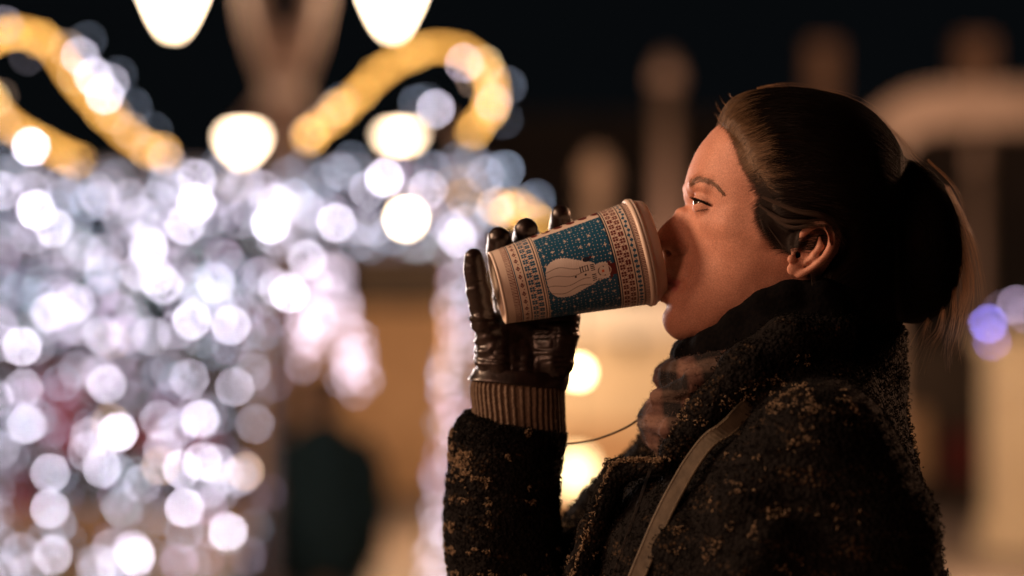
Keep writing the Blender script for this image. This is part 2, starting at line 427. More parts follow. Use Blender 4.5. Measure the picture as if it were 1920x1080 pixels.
# chimneys on the dark building
d = 34-D; e = empty('building', (0,0,0)); setp(e, 'dark building across the square behind her head, two dim chimneys on top', 'building')
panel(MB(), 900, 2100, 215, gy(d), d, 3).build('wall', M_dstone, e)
panel(MB(), 1518, 1572, 80, 213, d+.3, .6).build('chimney', M_stone, e)
panel(MB(), 1802, 1862, 70, 213, d+.3, .6).build('chimney', M_stone, e)
for x0 in (1300, 1430, 1730, 1960):
    panel(MB(), x0, x0+60, 420, 620, d-.06, .05).build('window', mat('dark_pane', (.02,.02,.025), .15), e)
lamp('roof_light', W(1560, -80, d-1.5), 20, (1.0,.45,.22), .3)
lamp('roof_light', W(1850, -60, d-1.5), 26, (1.0,.45,.22), .3)
# arch at right
d = 18-D; e = empty('stone_arch', (0,0,0)); setp(e, 'peach coloured stone arch lit by lamps at the right edge behind her hair', 'arch')
A = [(1636,gy(d)),(1636,360),(1652,275),(1692,225),(1760,206),(1850,203),(1990,203),(2140,203)]
pts = smooth_path([(W(x,y,d).x, W(x,y,d).z) for x,y in A], 8)
m = MB(); hw = .16
V = []; 
for i,(x,z) in enumerate(pts):
    a = pts[max(i-1,0)]; b = pts[min(i+1,len(pts)-1)]; tx, tz = b[0]-a[0], b[1]-a[1]; L = math.hypot(tx,tz); nx, nz = -tz/L*hw, tx/L*hw
    V += [(x+nx,d-.2,z+nz),(x+nx,d+.2,z+nz),(x-nx,d+.2,z-nz),(x-nx,d-.2,z-nz)]
F = []
for i in range(len(pts)-1):
    for k in range(4):
        F.append((i*4+k, i*4+(k+1)%4, (i+1)*4+(k+1)%4, (i+1)*4+k))
mesh_obj('arch_band', V, F, M_stone, e, False)
lamp('arch_light', W(1800, 215, d-1.6), 46, (1.0,.62,.42), .2)
# bright column and clutter at lower right
d = 17-D; e = empty('stone_column', (0,0,0)); setp(e, 'bright sand coloured column at the lower right edge under the violet lights', 'column')
panel(MB(), 1872, 1965, 650, 985, d, .5).build('shaft', M_cream, e)
panel(MB(), 1862, 1975, 986, gy(d), d-.05, .6).build('plinth', M_cream, e)
panel(MB(), 1862, 1975, 625, 649, d-.05, .6).build('capital', M_cream, e)
lamp('column_light', W(1930, 820, d-1.6), 42, (1.0,.62,.32), .15)
d = 21-D; e = empty('market_stall', (0,0,0)); setp(e, 'dark unlit market stall with a dim red cloth, between her back and the bright column', 'market stall')
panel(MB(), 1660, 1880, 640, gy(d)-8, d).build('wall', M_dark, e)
panel(MB(), 1780, 1830, 810, 900, d-.2, .1).build('cloth', M_red, e)
panel(MB(), 1690, 1738, 770, 900, d-.3, .15).build('board', M_plank, e)
lamp('square_light', W(1830, 900, 12.5), 45, (1.0,.58,.40), .25)
# violet bulbs
e = empty('violet_lights', (0, PD, 0)); setp(e, 'short string of violet and mauve bulbs glowing at the right edge beside her bun', 'string lights')
bulbs_in(e, [(1853,607,.93,'v'),(1860,640,.55,'v'),(1905,572,.62,'m'),(1880,580,.3,'m'),(1925,590,.5,'m'),(1960,560,.5,'m')], .1)
t = MB(); t.tube([W(x,y,PD)-e.location for x,y in smooth_path([(1700,560),(1853,600),(1905,565),(2050,480)])], .003, 5); t.build('cable', M_wire, e)
# standing figure in the doorway (seen from behind, far out of focus)
def blob_person():
    d = 11.2 - D
    M_c = noise_mat('teal_coat', (.014,.030,.033), (.019,.038,.042), 20, .9, Specular_IOR_Level=.05)
    M_s = mat('far_skin', (.35,.2,.14), .6); M_h = mat('far_hair', (.03,.02,.015), .7)
    M_j = mat('dark_trousers', (.01,.012,.02), .8)
    s = (D+d)/FP; base = W(608, 0, d); zt = W(608, 700, d).z
    p = empty('person', (base.x, d, 0)); setp(p, 'blurred person in a long dark teal coat standing in the doorway', 'person')
    H = zt
    k = H/1.40
    def ell(prof, n=20, cx=0, cy=0):
        V=[];F=[]
        for a,b,z in prof:
            for i in range(n):
                th=2*math.pi*i/n; V.append((cx+a*k*math.cos(th), cy+b*k*math.sin(th), z*k))
        for r in range(len(prof)-1):
            for i in range(n):
                F.append((r*n+i, r*n+(i+1)%n, (r+1)*n+(i+1)%n, (r+1)*n+i))
        F.append(tuple(range(n))[::-1]); F.append(tuple((len(prof)-1)*n+i for i in range(n)))
        return V,F
    V,F = ell([(.03,.03,1.14),(.045,.05,1.17),(.05,.055,1.20),(.062,.075,1.25),(.07,.085,1.30),(.06,.075,1.36),(.03,.04,1.40)])
    mesh_obj('body', V, F, M_s, p)
    V,F = ell([(.055,.06,1.195),(.078,.09,1.24),(.082,.10,1.31),(.07,.085,1.375),(.03,.04,1.415)], cy=.015)
    mesh_obj('hair', V, F, M_h, p)
    V,F = ell([(.24,.17,.42),(.245,.17,.6),(.225,.15,.78),(.215,.14,.95),(.205,.13,1.06),(.13,.10,1.13),(.055,.06,1.18),(.04,.045,1.20)])
    mesh_obj('coat', V, F, M_c, p)
    for sx in (-1, 1):
        MB().tube([(sx*.17*k,0,1.09*k),(sx*.235*k,0,.95*k),(sx*.26*k,-.02,.72*k),(sx*.25*k,-.05,.52*k)], [.055*k,.06*k,.055*k,.045*k], 12).build('sleeve', M_c, p, True)
        MB().tube([(sx*.11*k,0,.5*k),(sx*.11*k,0,.25*k),(sx*.10*k,0,.06)], [.08*k,.065*k,.055*k], 12).build('trouser_leg', M_j, p, True)
        b = MB(); b.tube([(sx*.10*k,.06,.045),(sx*.10*k,-.08,.04),(sx*.10*k,-.14,.03)], [.045,.045,.03], 10); b.build('shoe', M_h, p, True)
    return p
blob_person()
# reddish goods hanging behind the light curtain
d = 10.5-D; e = empty('market_stall', (0,0,0)); setp(e, 'market stall with rose red cloth glimpsed behind the left light curtain', 'market stall')
panel(MB(), -60, 470, 640, 960, d+.5, .1).build('wall', M_dark, e)
panel(MB(), 75, 165, 700, 860, d, .05).build('cloth', mat('rose_cloth', (.30,.07,.10), .8), e)
panel(MB(), 250, 400, 790, 850, d, .05).build('cloth', mat('rose_cloth', (.30,.07,.10), .8), e)
panel(MB(), 10, 70, 900, 960, d, .05).build('cloth', mat('rose_cloth', (.30,.07,.10), .8), e)
panel(MB(), -60, 470, 963, 1000, d-.1, .6).build('counter', M_plank, e)
lamp('goods_light', W(240, 560, d-.8), 10, (1.0,.85,.85), .1)
# ================================================================== IMPLICIT-SURFACE SCULPTING TOOLS (units: cm; x right, y away, z up, origin = photo pixel (960,640) at profile plane)
def cx(px): return (px-960)/24.0
def cz(py): return (HOR-py)/24.0
def C(px, py, y=0.0):
    """photo pixel + depth (cm) -> sculpt space, allowing for perspective"""
    k = (190.0+y)/190.0
    return np.array([(px-960)/24.0*k, y, (HOR-py)/24.0*k])
def to_world(v):
    v = np.asarray(v, dtype=np.float64)*.01
    v = v.copy(); v[..., 2] += CAMH
    return v
class Vol:
    def __init__(s, lo, hi, h):
        s.lo = np.array(lo, float); s.h = h
        s.n = np.ceil((np.array(hi)-s.lo)/h).astype(int)+1
        s.ax = [ (s.lo[i]+h*np.arange(s.n[i])).astype(np.float32) for i in range(3)]
        s.f = np.full(s.n, 9.0, np.float32)
    def box(s, lo, hi):
        sl = []
        for i in range(3):
            a = max(0, int((lo[i]-s.lo[i])/s.h)); b = min(s.n[i], int((hi[i]-s.lo[i])/s.h)+2)
            sl.append(slice(a, max(b, a)))
        sl = tuple(sl)
        return sl, s.ax[0][sl[0]][:,None,None], s.ax[1][sl[1]][None,:,None], s.ax[2][sl[2]][None,None,:]
    def blend(s, sl, d, k, op='u'):
        a = s.f[sl]
        if a.size == 0: return
        if op == 'sub': a2, b2 = -a, d
        else: a2, b2 = a, d
        if k > 0:
            h = np.maximum(k-np.abs(a2-b2), 0)/k
            m = np.minimum(a2, b2) - h*h*k*.25
        else: m = np.minimum(a2, b2)
        s.f[sl] = -m if op == 'sub' else m
    def cap(s, a, b, ra, rb, k=.3, op='u', flat=1.0, fdir=None):
        a = np.array(a, float); b = np.array(b, float); R = max(ra, rb)*max(1, flat)+k+s.h*2
        sl, X, Y, Z = s.box(np.minimum(a,b)-R, np.maximum(a,b)+R)
        ab = b-a; L = max(ab@ab, 1e-9)
        px, py, pz = X-np.float32(a[0]), Y-np.float32(a[1]), Z-np.float32(a[2])
        t = np.clip((px*ab[0]+py*ab[1]+pz*ab[2])/L, 0, 1).astype(np.float32)
        dx, dy, dz = px-t*np.float32(ab[0]), py-t*np.float32(ab[1]), pz-t*np.float32(ab[2])
        if fdir is not None:
            fd = np.array(fdir, float); fd /= np.linalg.norm(fd)
            q = dx*fd[0]+dy*fd[1]+dz*fd[2]; e = (1/flat-1)
            dx, dy, dz = dx+q*e*fd[0], dy+q*e*fd[1], dz+q*e*fd[2]
        d = np.sqrt(dx*dx+dy*dy+dz*dz)-(ra+(rb-ra)*t)
        s.blend(sl, d.astype(np.float32), k, op)
    def chain(s, pts, rs, k=.3, op='u', **kw):
        for i in range(len(pts)-1): s.cap(pts[i], pts[i+1], rs[i], rs[i+1], k, op, **kw)
    def ell(s, c, r, k=.3, op='u', rot=None):
        c = np.array(c, float); r = np.array(r, float); R = max(r)+k+s.h*2
        sl, X, Y, Z = s.box(c-R, c+R)
        x, y, z = X-np.float32(c[0]), Y-np.float32(c[1]), Z-np.float32(c[2])
        if rot is not None:
            M = np.array(rot)
            x, y, z = M[0,0]*x+M[0,1]*y+M[0,2]*z, M[1,0]*x+M[1,1]*y+M[1,2]*z, M[2,0]*x+M[2,1]*y+M[2,2]*z
        k0 = np.sqrt((x/r[0])**2+(y/r[1])**2+(z/r[2])**2)
        k1 = np.sqrt((x/r[0]**2)**2+(y/r[1]**2)**2+(z/r[2]**2)**2)
        d = np.where(k1 > 1e-6, k0*(k0-1)/np.maximum(k1, 1e-6), -min(r))
        s.blend(sl, d.astype(np.float32), k, op)
    def sample(s, P):
        P = np.asarray(P); q = (P-s.lo)/s.h
        q = np.clip(q, 0, s.n-1.001); i = q.astype(int); t = q-i
        out = 0
        for dx in (0,1):
            for dy in (0,1):
                for dz in (0,1):
                    w = (t[...,0] if dx else 1-t[...,0])*(t[...,1] if dy else 1-t[...,1])*(t[...,2] if dz else 1-t[...,2])
                    out = out + w*s.f[i[...,0]+dx, i[...,1]+dy, i[...,2]+dz]
        return out
    def grad(s, P):
        e = s.h*.8; g = np.stack([s.sample(P+np.eye(3)[i]*e)-s.sample(P-np.eye(3)[i]*e) for i in range(3)], -1)
        return g/np.maximum(np.linalg.norm(g, axis=-1, keepdims=True), 1e-6)
    def surf(s):
        """surface nets -> verts (cm), quads"""
        f = s.f; n = s.n
        ins = f < 0
        c8 = [f[a:n[0]-1+a, b:n[1]-1+b, c:n[2]-1+c] for a in (0,1) for b in (0,1) for c in (0,1)]
        m = [x < 0 for x in c8]; cnt = sum(x.astype(np.int8) for x in m)
        act = (cnt > 0) & (cnt < 8)
        idx = np.full(act.shape, -1, np.int64); I = np.argwhere(act); idx[act] = np.arange(len(I))
        val = [x[act].astype(np.float64) for x in c8]
        cor = np.array([(a,b,c) for a in (0,1) for b in (0,1) for c in (0,1)], float)
        acc = np.zeros((len(I), 3)); num = np.zeros(len(I))
        for i in range(8):
            for j in range(i+1, 8):
                if np.abs(cor[i]-cor[j]).sum() != 1: continue
                cr = (val[i] < 0) != (val[j] < 0)
                t = val[i]/np.where(cr, val[i]-val[j], 1)
                p = cor[i]+(cor[j]-cor[i])*t[:,None]
                acc[cr] += p[cr]; num[cr] += 1
        V = s.lo + (I + acc/num[:,None])*s.h
        Q = []
        for axis in range(3):
            o = [k for k in range(3) if k != axis]
            A = np.moveaxis(ins, axis, 0); d = A[1:] != A[:-1]; fl = A[:-1]
            IX = np.moveaxis(idx, axis, 0)
            d = d[:, 1:-1, 1:-1]; fl = fl[:, 1:-1, 1:-1]
            w = np.argwhere(d)
            a, b, c = w[:,0], w[:,1]+1, w[:,2]+1
            q = np.stack([IX[a,b-1,c-1], IX[a,b,c-1], IX[a,b,c], IX[a,b-1,c]], 1)
            inside = fl[d]
            flip = inside if axis != 1 else ~inside
            q[~flip] = q[~flip][:, ::-1]
            Q.append(q)
        return V, np.concatenate(Q)
    def build(s, name, m, parent=None, relax=1, disp=None):
        V, Q = s.surf()
        for _ in range(relax):      # project back to the smooth field
            N = s.grad(V); V = V - N*s.sample(V)[:,None]*.8
        if disp is not None:
            N = s.grad(V); V = V + N*disp(V, N)[:,None]
        return mesh_obj(name, to_world(V), Q, m, parent)
def rbf2(pts, val, c, lam):
    P = np.array(pts, float); v = np.array(val, float); n = len(P)
    A = np.sqrt(((P[:,None]-P[None])**2).sum(-1)+c*c)
    M = np.zeros((n+3, n+3)); M[:n,:n] = A + np.diag(-np.asarray(lam)); M[:n,n] = 1; M[:n,n+1:] = P; M[n,:n] = 1; M[n+1:,:n] = P.T
    w = np.linalg.solve(M, np.concatenate([v, [0,0,0]]))
    def ev(x, z):
        out = w[n]+w[n+1]*x+w[n+2]*z
        for i in range(n): out = out + w[i]*np.sqrt((x-P[i,0])**2+(z-P[i,1])**2+c*c)
        return out
    return ev
# cheap 3-D value noise
_nl = nrs.rand(32,32,32)
def vnoise(P, sc_):
    q = np.asarray(P)*sc_; i = np.floor(q).astype(int); t = q-i; t = t*t*(3-2*t); out = 0
    for dx in (0,1):
        for dy in (0,1):
            for dz in (0,1):
                w = (t[...,0] if dx else 1-t[...,0])*(t[...,1] if dy else 1-t[...,1])*(t[...,2] if dz else 1-t[...,2])
                out = out + w*_nl[(i[...,0]+dx)%32, (i[...,1]+dy)%32, (i[...,2]+dz)%32]
    return out*2-1
def fbm(P, sc_, o=3):
    return sum(vnoise(P+7.3*k, sc_*2**k)/2**k for k in range(o))
def outline_field(vol, sil, inner, c=.35, yc=0.0):
    """solid of revolution-like volume: silhouette points carry a transverse radius R, inner points a half width"""
    P = []; V = []; L = []
    n = len(sil); S = np.array([(cx(p[0]), cz(p[1])) for p in sil])
    cen = S.mean(0)
    for i in range(n):
        t = S[(i+1)%n]-S[i-1]; nn = np.array([t[1], -t[0]]); nn /= np.linalg.norm(nn)
        R = sil[i][2]
        P.append(S[i]); V.append(0)
        e = .35
        P.append(S[i]+nn*e*SGN); V.append(-2*R*e); L += [1e-3, 1e-3]
    for p in inner:
        k = (190.0-p[2])/190.0
        P.append(((p[0]-960)/24.0*k, (HOR-p[1])/24.0*k)); V.append(p[2]**2); L.append(.02 if p[2] < 2 else min(.4, .06*p[2]))
    ev = rbf2(P, V, c, L)
    X = vol.ax[0].astype(float)[:,None]; Z = vol.ax[2].astype(float)[None,:]
    W2 = ev(X, Z)
    gx, gz = np.gradient(W2, vol.h)
    return W2, gx, gz
def spline_np(P, k):
    P = np.array(P, float); n = len(P); t = np.linspace(0, n-1-1e-6, k); i = t.astype(int); f = (t-i)[:,None]
    a = P[np.maximum(i-1,0)]; b = P[i]; c = P[i+1]; d = P[np.minimum(i+2,n-1)]
    return .5*((2*b)+(-a+c)*f+(2*a-5*b+4*c-d)*f*f+(-a+3*b-3*c+d)*f**3)
SGN = 1
# ================================================================== HER HEAD
# silhouette of head (clockwise from the crown over the face): px, py, transverse radius cm
FACE = [(1344,237,4.2),(1325,257,4.5),(1309,278,4.6),(1297,302,4.4),(1288,328,4.0),(1284,344,3.2),(1282,358,2.0),(1283,374,1.0),(1278,389,.66),
 (1263,403,.60),(1247,418,.62),(1234,434,.70),(1226,447,.85),(1226,458,.9),(1234,468,.8),(1242,471,.7),(1245,480,.9),(1245,492,1.4),(1244,506,1.8),
 (1250,518,1.9),(1245,528,1.8),(1249,538,1.8),(1242,546,1.7),(1237,555,1.8),(1240,566,1.9),(1250,573,2.2),(1246,584,2.0),(1242,598,1.8),(1246,615,1.8),
 (1257,629,2.0),(1275,638,2.6),(1300,643,3.2),(1340,656,3.6),(1385,680,4.0),(1420,720,4.6)]
BACK = [(1440,800,5.5),(1480,860,5.5),(1560,860,5.5),(1600,800,5.5),(1610,700,5.2),(1615,620,5),(1620,540,5),(1640,460,5.5),(1655,380,6),(1645,310,6.3),(1605,250,6.6),(1550,215,6.8),(1490,198,6.6),(1430,198,6),(1385,212,5)]
INN = [(1330,290,3.3),(1370,262,4.9),(1400,300,6.0),(1450,270,6.7),(1425,232,5.0),(1345,320,4.6),(1312,318,2.9),
 (1300,343,2.7),(1318,345,4.1),(1340,350,5.1),(1375,345,5.9),(1410,360,6.35),
 (1291,362,1.5),(1302,366,2.5),(1293,378,1.15),(1299,384,1.5),(1310,380,2.9),(1325,382,4.15),(1345,388,5.15),(1375,395,6.0),(1420,400,6.6),
 (1281,392,.95),(1290,396,1.25),(1301,400,2.1),(1315,403,3.5),(1335,406,4.55),(1365,410,5.5),
 (1268,410,.80),(1280,414,1.15),(1290,418,1.55),(1302,420,2.5),(1320,425,3.9),(1345,430,5.0),(1385,438,6.1),(1440,440,6.75),
 (1245,436,.85),(1258,436,1.05),(1272,440,1.3),(1284,444,1.6),(1294,446,2.2),(1310,450,3.2),(1335,456,4.45),(1370,462,5.55),
 (1238,452,.95),(1250,456,1.15),(1264,460,1.4),(1278,463,1.6),(1288,467,2.1),(1300,473,2.9),(1325,482,3.9),(1360,490,4.95),(1410,490,5.9),
 (1268,484,1.3),(1280,486,2.0),(1294,492,2.8),(1272,503,2.0),(1286,510,2.8),(1305,515,3.5),(1340,522,4.35),(1385,525,5.1),(1435,515,5.7),
 (1256,520,1.25),(1264,526,1.9),(1276,532,2.6),(1290,540,3.05),(1320,548,3.8),(1360,552,4.4),(1405,548,4.9),
 (1248,556,1.2),(1258,560,1.9),(1272,562,2.5),(1300,570,3.3),(1340,576,3.85),(1380,572,4.3),
 (1258,578,1.55),(1255,598,1.5),(1268,604,2.15),(1286,606,2.65),(1312,606,3.05),(1344,598,3.6),
 (1270,626,1.5),(1290,628,2.05),(1315,624,2.7),(1345,612,3.2),(1375,600,3.7),(1400,588,4.2),(1430,570,4.8),
 (1330,640,2.3),(1370,634,2.9),(1410,625,3.4),(1450,600,4.3),
 (1470,480,6.7),(1465,530,5.7),(1520,450,7.1),(1550,380,7.4),(1490,330,7.3),(1570,300,6.9),(1600,400,6.5),(1570,480,6.2),(1530,540,5.6),
 (1500,600,5.2),(1560,600,5.0),(1480,680,5.4),(1540,760,6.0),(1500,250,6.2)]
SGN = 1
HV = Vol((cx(1212), -8.4, cz(770)), (cx(1690), 8.4, cz(182)), .085)
W2, gx, gz = outline_field(HV, FACE+BACK, INN, .30)
Y = HV.ax[1].astype(float)[None,:,None]
F = Y*Y - W2[:,None,:]
G = np.sqrt(gx[:,None,:]**2 + gz[:,None,:]**2 + 4*Y*Y + .8)
HV.f = (F/G).astype(np.float32)
def both(fn, *pts):
    for sy in (1, -1): fn(sy)
M3 = lambda p, sy: np.array([p[0], p[1]*sy, p[2]])
for sy in (1, -1):
    P = lambda px, py, y: M3(C(px, py, -y), -sy) if True else None
    # nose wings and nostrils
    HV.ell(P(1272,464,1.25), (.55,.36,.42), .35)
    HV.ell(P(1257,474,.62), (.50,.26,.26), .18, 'sub')
    HV.chain([P(1281,452,1.75), P(1287,464,1.9), P(1281,476,1.75)], [.10,.12,.08], .3, 'sub')
    # eye socket, brow, cheekbone
    HV.ell(P(1311,381,3.2), (.7,1.2,.75), .9, 'sub')
    HV.chain([P(1293,350,1.7), P(1304,345,2.9), P(1324,349,4.2)], [.12,.22,.2], 1.0)
    HV.chain([P(1325,415,3.6), P(1370,420,5.2), P(1430,440,6.2)], [.2,.3,.2], 1.4)
    # lips
    up = [P(1253,524,0), P(1252,522,.5), P(1259,525,1.2), P(1272,529,2.2)]
    lo = [P(1247,552,0), P(1248,552,.8), P(1258,548,1.5), P(1272,537,2.3)]
    HV.chain(up, [.38,.40,.34,.10], .18); HV.chain(lo, [.54,.54,.42,.10], .20)
    HV.chain([P(1236,538,0), P(1240,538,.8), P(1254,535,1.6), P(1272,531,2.4)], [.13,.13,.12,.07], .12, 'sub')
    HV.ell(P(1275,533,2.6), (.28,.3,.32), .6, 'sub')
    HV.chain([P(1283,470,2.2), P(1290,492,2.9), P(1288,515,2.95)], [.10,.14,.08], .5, 'sub')
HV.ell((C(1266,497,0)), (.5,.28,.5), .0+.4, 'u')
# eyeballs and lids (lids are part of the skin)
EYE = []
for sy in (1, -1):
    e = C(1329,384,-3.15); e[1] *= sy; EYE.append(e)
    sl, X, Y_, Z = HV.box(e-2.2, e+2.2)
    x, y, z = X-e[0], (Y_-e[1])*sy, Z-e[2]
    r = np.sqrt(x*x+y*y+z*z)
    # tilted frame: eye axis along (-1, 0, tilt)
    sh = np.abs(r-1.21)-.07
    u = z*.97 + x*.20           # vertical in the head frame
    open_ = np.maximum(u-(.25-.22*(y*.9-.1)**2), -u-(.25-.20*(y)**2))   # <0 in the gap
    sh = np.maximum(sh, -open_)
    sh = np.maximum(sh, x-.55-.25*np.maximum(-y,0))
    HV.blend(sl, sh.astype(np.float32), .30)
# ears
EAR = []
for sy in (1, -1):
    Q = lambda px, py, y: (lambda p: np.array([p[0], p[1]*sy, p[2]]))(C(px, py, -y))
    HV.ell(Q(1520,462,7.1), (1.55,.32,1.75), .35)
    helix = [Q(1497,468,7.3),Q(1505,440,7.6),Q(1524,424,7.9),Q(1545,422,8.1),Q(1557,435,8.2),Q(1559,455,8.15),Q(1551,475,8.0),Q(1533,494,7.8),Q(1514,508,7.5),Q(1498,517,7.3)]
    HV.chain(spline_np(helix, 28), [.15]*3+[.20]*16+[.17]*6+[.2]*3, .26)
    HV.chain([Q(1537,446,7.7),Q(1538,462,7.65),Q(1526,480,7.6),Q(1510,492,7.5)], [.12,.22,.24,.18], .34)
    HV.ell(Q(1490,505,7.2), (.60,.28,.52), .30)
    HV.ell(Q(1484,486,7.35), (.32,.26,.34), .2)
    HV.ell(Q(1508,472,7.75), (.38,.45,.52), .35, 'sub')
    HV.ell(Q(1496,478,7.0), (.22,.9,.25), .1, 'sub')
M_skin = mat('skin', (.62,.34,.23), .60, Specular_IOR_Level=.35)
t = M_skin.node_tree; b = t.nodes['Principled BSDF']
b.inputs['Subsurface Weight'].default_value = .12
b.inputs['Subsurface Radius'].default_value = (1.0,.35,.18); b.inputs['Subsurface Scale'].default_value = .008
tc = t.nodes.new('ShaderNodeTexCoord')
n1 = t.nodes.new('ShaderNodeTexNoise'); n1.inputs['Scale'].default_value = 38; n1.inputs['Detail'].default_value = 4
r1 = t.nodes.new('ShaderNodeValToRGB'); r1.color_ramp.elements[0].position = .3; r1.color_ramp.elements[1].position = .7
r1.color_ramp.elements[0].color = (.51,.24,.16,1); r1.color_ramp.elements[1].color = (.62,.325,.23,1)
t.links.new(tc.outputs['Object'], n1.inputs['Vector']); t.links.new(n1.outputs[0], r1.inputs[0])
# freckles
ng = t.nodes.new('ShaderNodeTexNoise'); ng.inputs['Scale'].default_value = 950; ng.inputs['Detail'].default_value = 2
t.links.new(tc.outputs['Object'], ng.inputs['Vector'])
rg = t.nodes.new('ShaderNodeValToRGB'); rg.color_ramp.elements[0].position = .3; rg.color_ramp.elements[1].position = .7
rg.color_ramp.elements[0].color = (.74,.70,.68,1); rg.color_ramp.elements[1].color = (1.12,1.12,1.12,1)
t.links.new(ng.outputs[0], rg.inputs[0])
mg = t.nodes.new('ShaderNodeMix'); mg.data_type = 'RGBA'; mg.blend_type = 'MULTIPLY'; mg.inputs['Factor'].default_value = 1
t.links.new(r1.outputs[0], mg.inputs['A']); t.links.new(rg.outputs[0], mg.inputs['B'])
n2 = t.nodes.new('ShaderNodeTexVoronoi'); n2.inputs['Scale'].default_value = 170
t.links.new(tc.outputs['Object'], n2.inputs['Vector'])
r2 = t.nodes.new('ShaderNodeValToRGB'); r2.color_ramp.elements[0].position = .12; r2.color_ramp.elements[1].position = .3
r2.color_ramp.elements[0].color = (.72,.62,.55,1); r2.color_ramp.elements[1].color = (1,1,1,1)
t.links.new(n2.outputs['Distance'], r2.inputs[0])
mx = t.nodes.new('ShaderNodeMix'); mx.data_type = 'RGBA'; mx.blend_type = 'MULTIPLY'; mx.inputs['Factor'].default_value = .14
t.links.new(mg.outputs['Result'], mx.inputs['A']); t.links.new(r2.outputs[0], mx.inputs['B'])
# lips and brow zone colour through a vertex attribute
at = t.nodes.new('ShaderNodeAttribute'); at.attribute_name = 'lip'
m2 = t.nodes.new('ShaderNodeMix'); m2.data_type = 'RGBA'
t.links.new(at.outputs['Fac'], m2.inputs['Factor']); t.links.new(mx.outputs['Result'], m2.inputs['A'])
m2.inputs['B'].default_value = (.40,.12,.10,1)
t.links.new(m2.outputs['Result'], b.inputs['Base Color'])
n3 = t.nodes.new('ShaderNodeTexNoise'); n3.inputs['Scale'].default_value = 900; n3.inputs['Detail'].default_value = 3
t.links.new(tc.outputs['Object'], n3.inputs['Vector'])
bp = t.nodes.new('ShaderNodeBump'); bp.inputs['Strength'].default_value = .12; bp.inputs['Distance'].default_value = .0004
t.links.new(n3.outputs[0], bp.inputs['Height']); t.links.new(bp.outputs[0], b.inputs['Normal'])
woman = HV.build('person', M_skin, None, 2)
setp(woman, 'woman in a dark tweed coat seen from the side, drinking from a tilted paper cup', 'person')
# lip attribute
me = woman.data; co = np.empty(len(me.vertices)*3, np.float32); me.vertices.foreach_get('co', co); co = co.reshape(-1,3)*100; co[:,2] -= CAMH*100
lipc = [C(1253,524,0), C(1257,525,-1.1), C(1270,530,-2.1), C(1247,553,0), C(1252,551,-1.1), C(1266,541,-2.0)]
d = np.full(len(co), 9.0)
cc = co.copy(); cc[:,1] = -np.abs(cc[:,1])
for (a, b_, r) in ((0,1,.42),(1,2,.26),(3,4,.5),(4,5,.3)):
    A, B = lipc[a], lipc[b_]; ab = B-A; tt = np.clip(((cc-A)@ab)/(ab@ab), 0, 1)
    d = np.minimum(d, np.linalg.norm(cc-A-tt[:,None]*ab, axis=1)-r)
lip = np.clip(.5-d/.16, 0, 1)
a_ = me.attributes.new('lip', 'FLOAT', 'POINT'); a_.data.foreach_set('value', lip.astype(np.float32))
# eyes
M_white = mat('eye_white', (.17,.13,.11), .08); M_iris = mat('iris', (.035,.024,.015), .06); M_pupil = mat('pupil', (.004,.004,.004), .05)
def eye(e, sy):
    V=[];F=[]; n=28; m=18
    # pole along gaze
    g_ = np.array([-1,0,.22]); g_ = g_/np.linalg.norm(g_); a = np.array([0,1,0]); c_ = np.cross(g_, a)
    for i in range(m+1):
        th = math.pi*i/m
        rr = 1.17 + (.06*math.exp(-(th/.35)**2))
        for k in range(n):
            ph = 2*math.pi*k/n
            V.append(e + g_*rr*math.cos(th) + (a*math.cos(ph)+c_*math.sin(ph))*rr*math.sin(th))
    mi=[]
    for i in range(m):
        for k in range(n):
            F.append((i*n+k, (i+1)*n+k, (i+1)*n+(k+1)%n, i*n+(k+1)%n)); mi.append(2 if i < 1 else (1 if i < 5 else 0))
    o = mesh_obj('eyeball', to_world(np.array(V)), F, M_white, woman); o.data.materials.append(M_iris); o.data.materials.append(M_pupil)
    o.data.polygons.foreach_set('material_index', np.array(mi, np.int32))
for e, sy in zip(EYE, (1,-1)): eye(e, sy)
# ================================================================== HAIR
def curves_obj(name, pts, rad, m, parent=None):
    """pts: (n, k, 3) cm; rad: (n, k) cm -> one hair-curves object"""
    n, k = pts.shape[:2]
    hc = bpy.data.hair_curves.new(name); hc.add_curves([k]*n)
    hc.position_data.foreach_set('vector', to_world(pts).reshape(-1,3).astype(np.float32).ravel())
    a = hc.attributes.get('radius') or hc.attributes.new('radius', 'FLOAT', 'POINT')
    a.data.foreach_set('value', (rad*.01).astype(np.float32).ravel())
    hc.materials.append(m)
    o = bpy.data.objects.new(name, hc); COL.objects.link(o)
    if parent: o.parent = parent
    return o
HAIRL = [(1440,168,6.0),(1405,174,5.6),(1376,186,5.0),(1357,206,4.4),(1346,230,4.2),(1330,262,4.4),(1318,300,4.4),(1325,360,4.6),(1345,430,5.0),(1400,500,5.4),(1460,560,5.4),(1500,620,5.4),(1540,660,5.4),
  (1600,668,5.4),(1660,640,5.2),(1690,590,5),(1700,520,5.2),(1704,440,5.4),(1702,360,5.8),(1692,300,6.2),(1668,252,6.6),(1636,216,7),(1595,190,7),(1545,175,7),(1490,167,6.6)]
HINN = [(1400,300,6.15),(1450,270,6.95),(1425,232,5.3),(1410,360,6.5),(1440,430,6.95),(1520,450,7.2),(1480,470,6.95),(1550,380,7.9),(1490,330,7.6),(1570,300,7.8),(1620,400,7.6),(1640,320,7.2),(1600,480,7.3),(1650,480,6.4),
  (1530,540,6.2),(1600,560,6.6),(1500,230,6.6),(1580,240,6.6),(1375,262,5.0),(1370,225,4.2)]
SGN = 1
RV = Vol((cx(1325), -8.9, cz(690)), (cx(1835), 8.9, cz(150)), .14)
W2, gx, gz = outline_field(RV, HAIRL, HINN, .5)
Y = RV.ax[1].astype(float)[None,:,None]
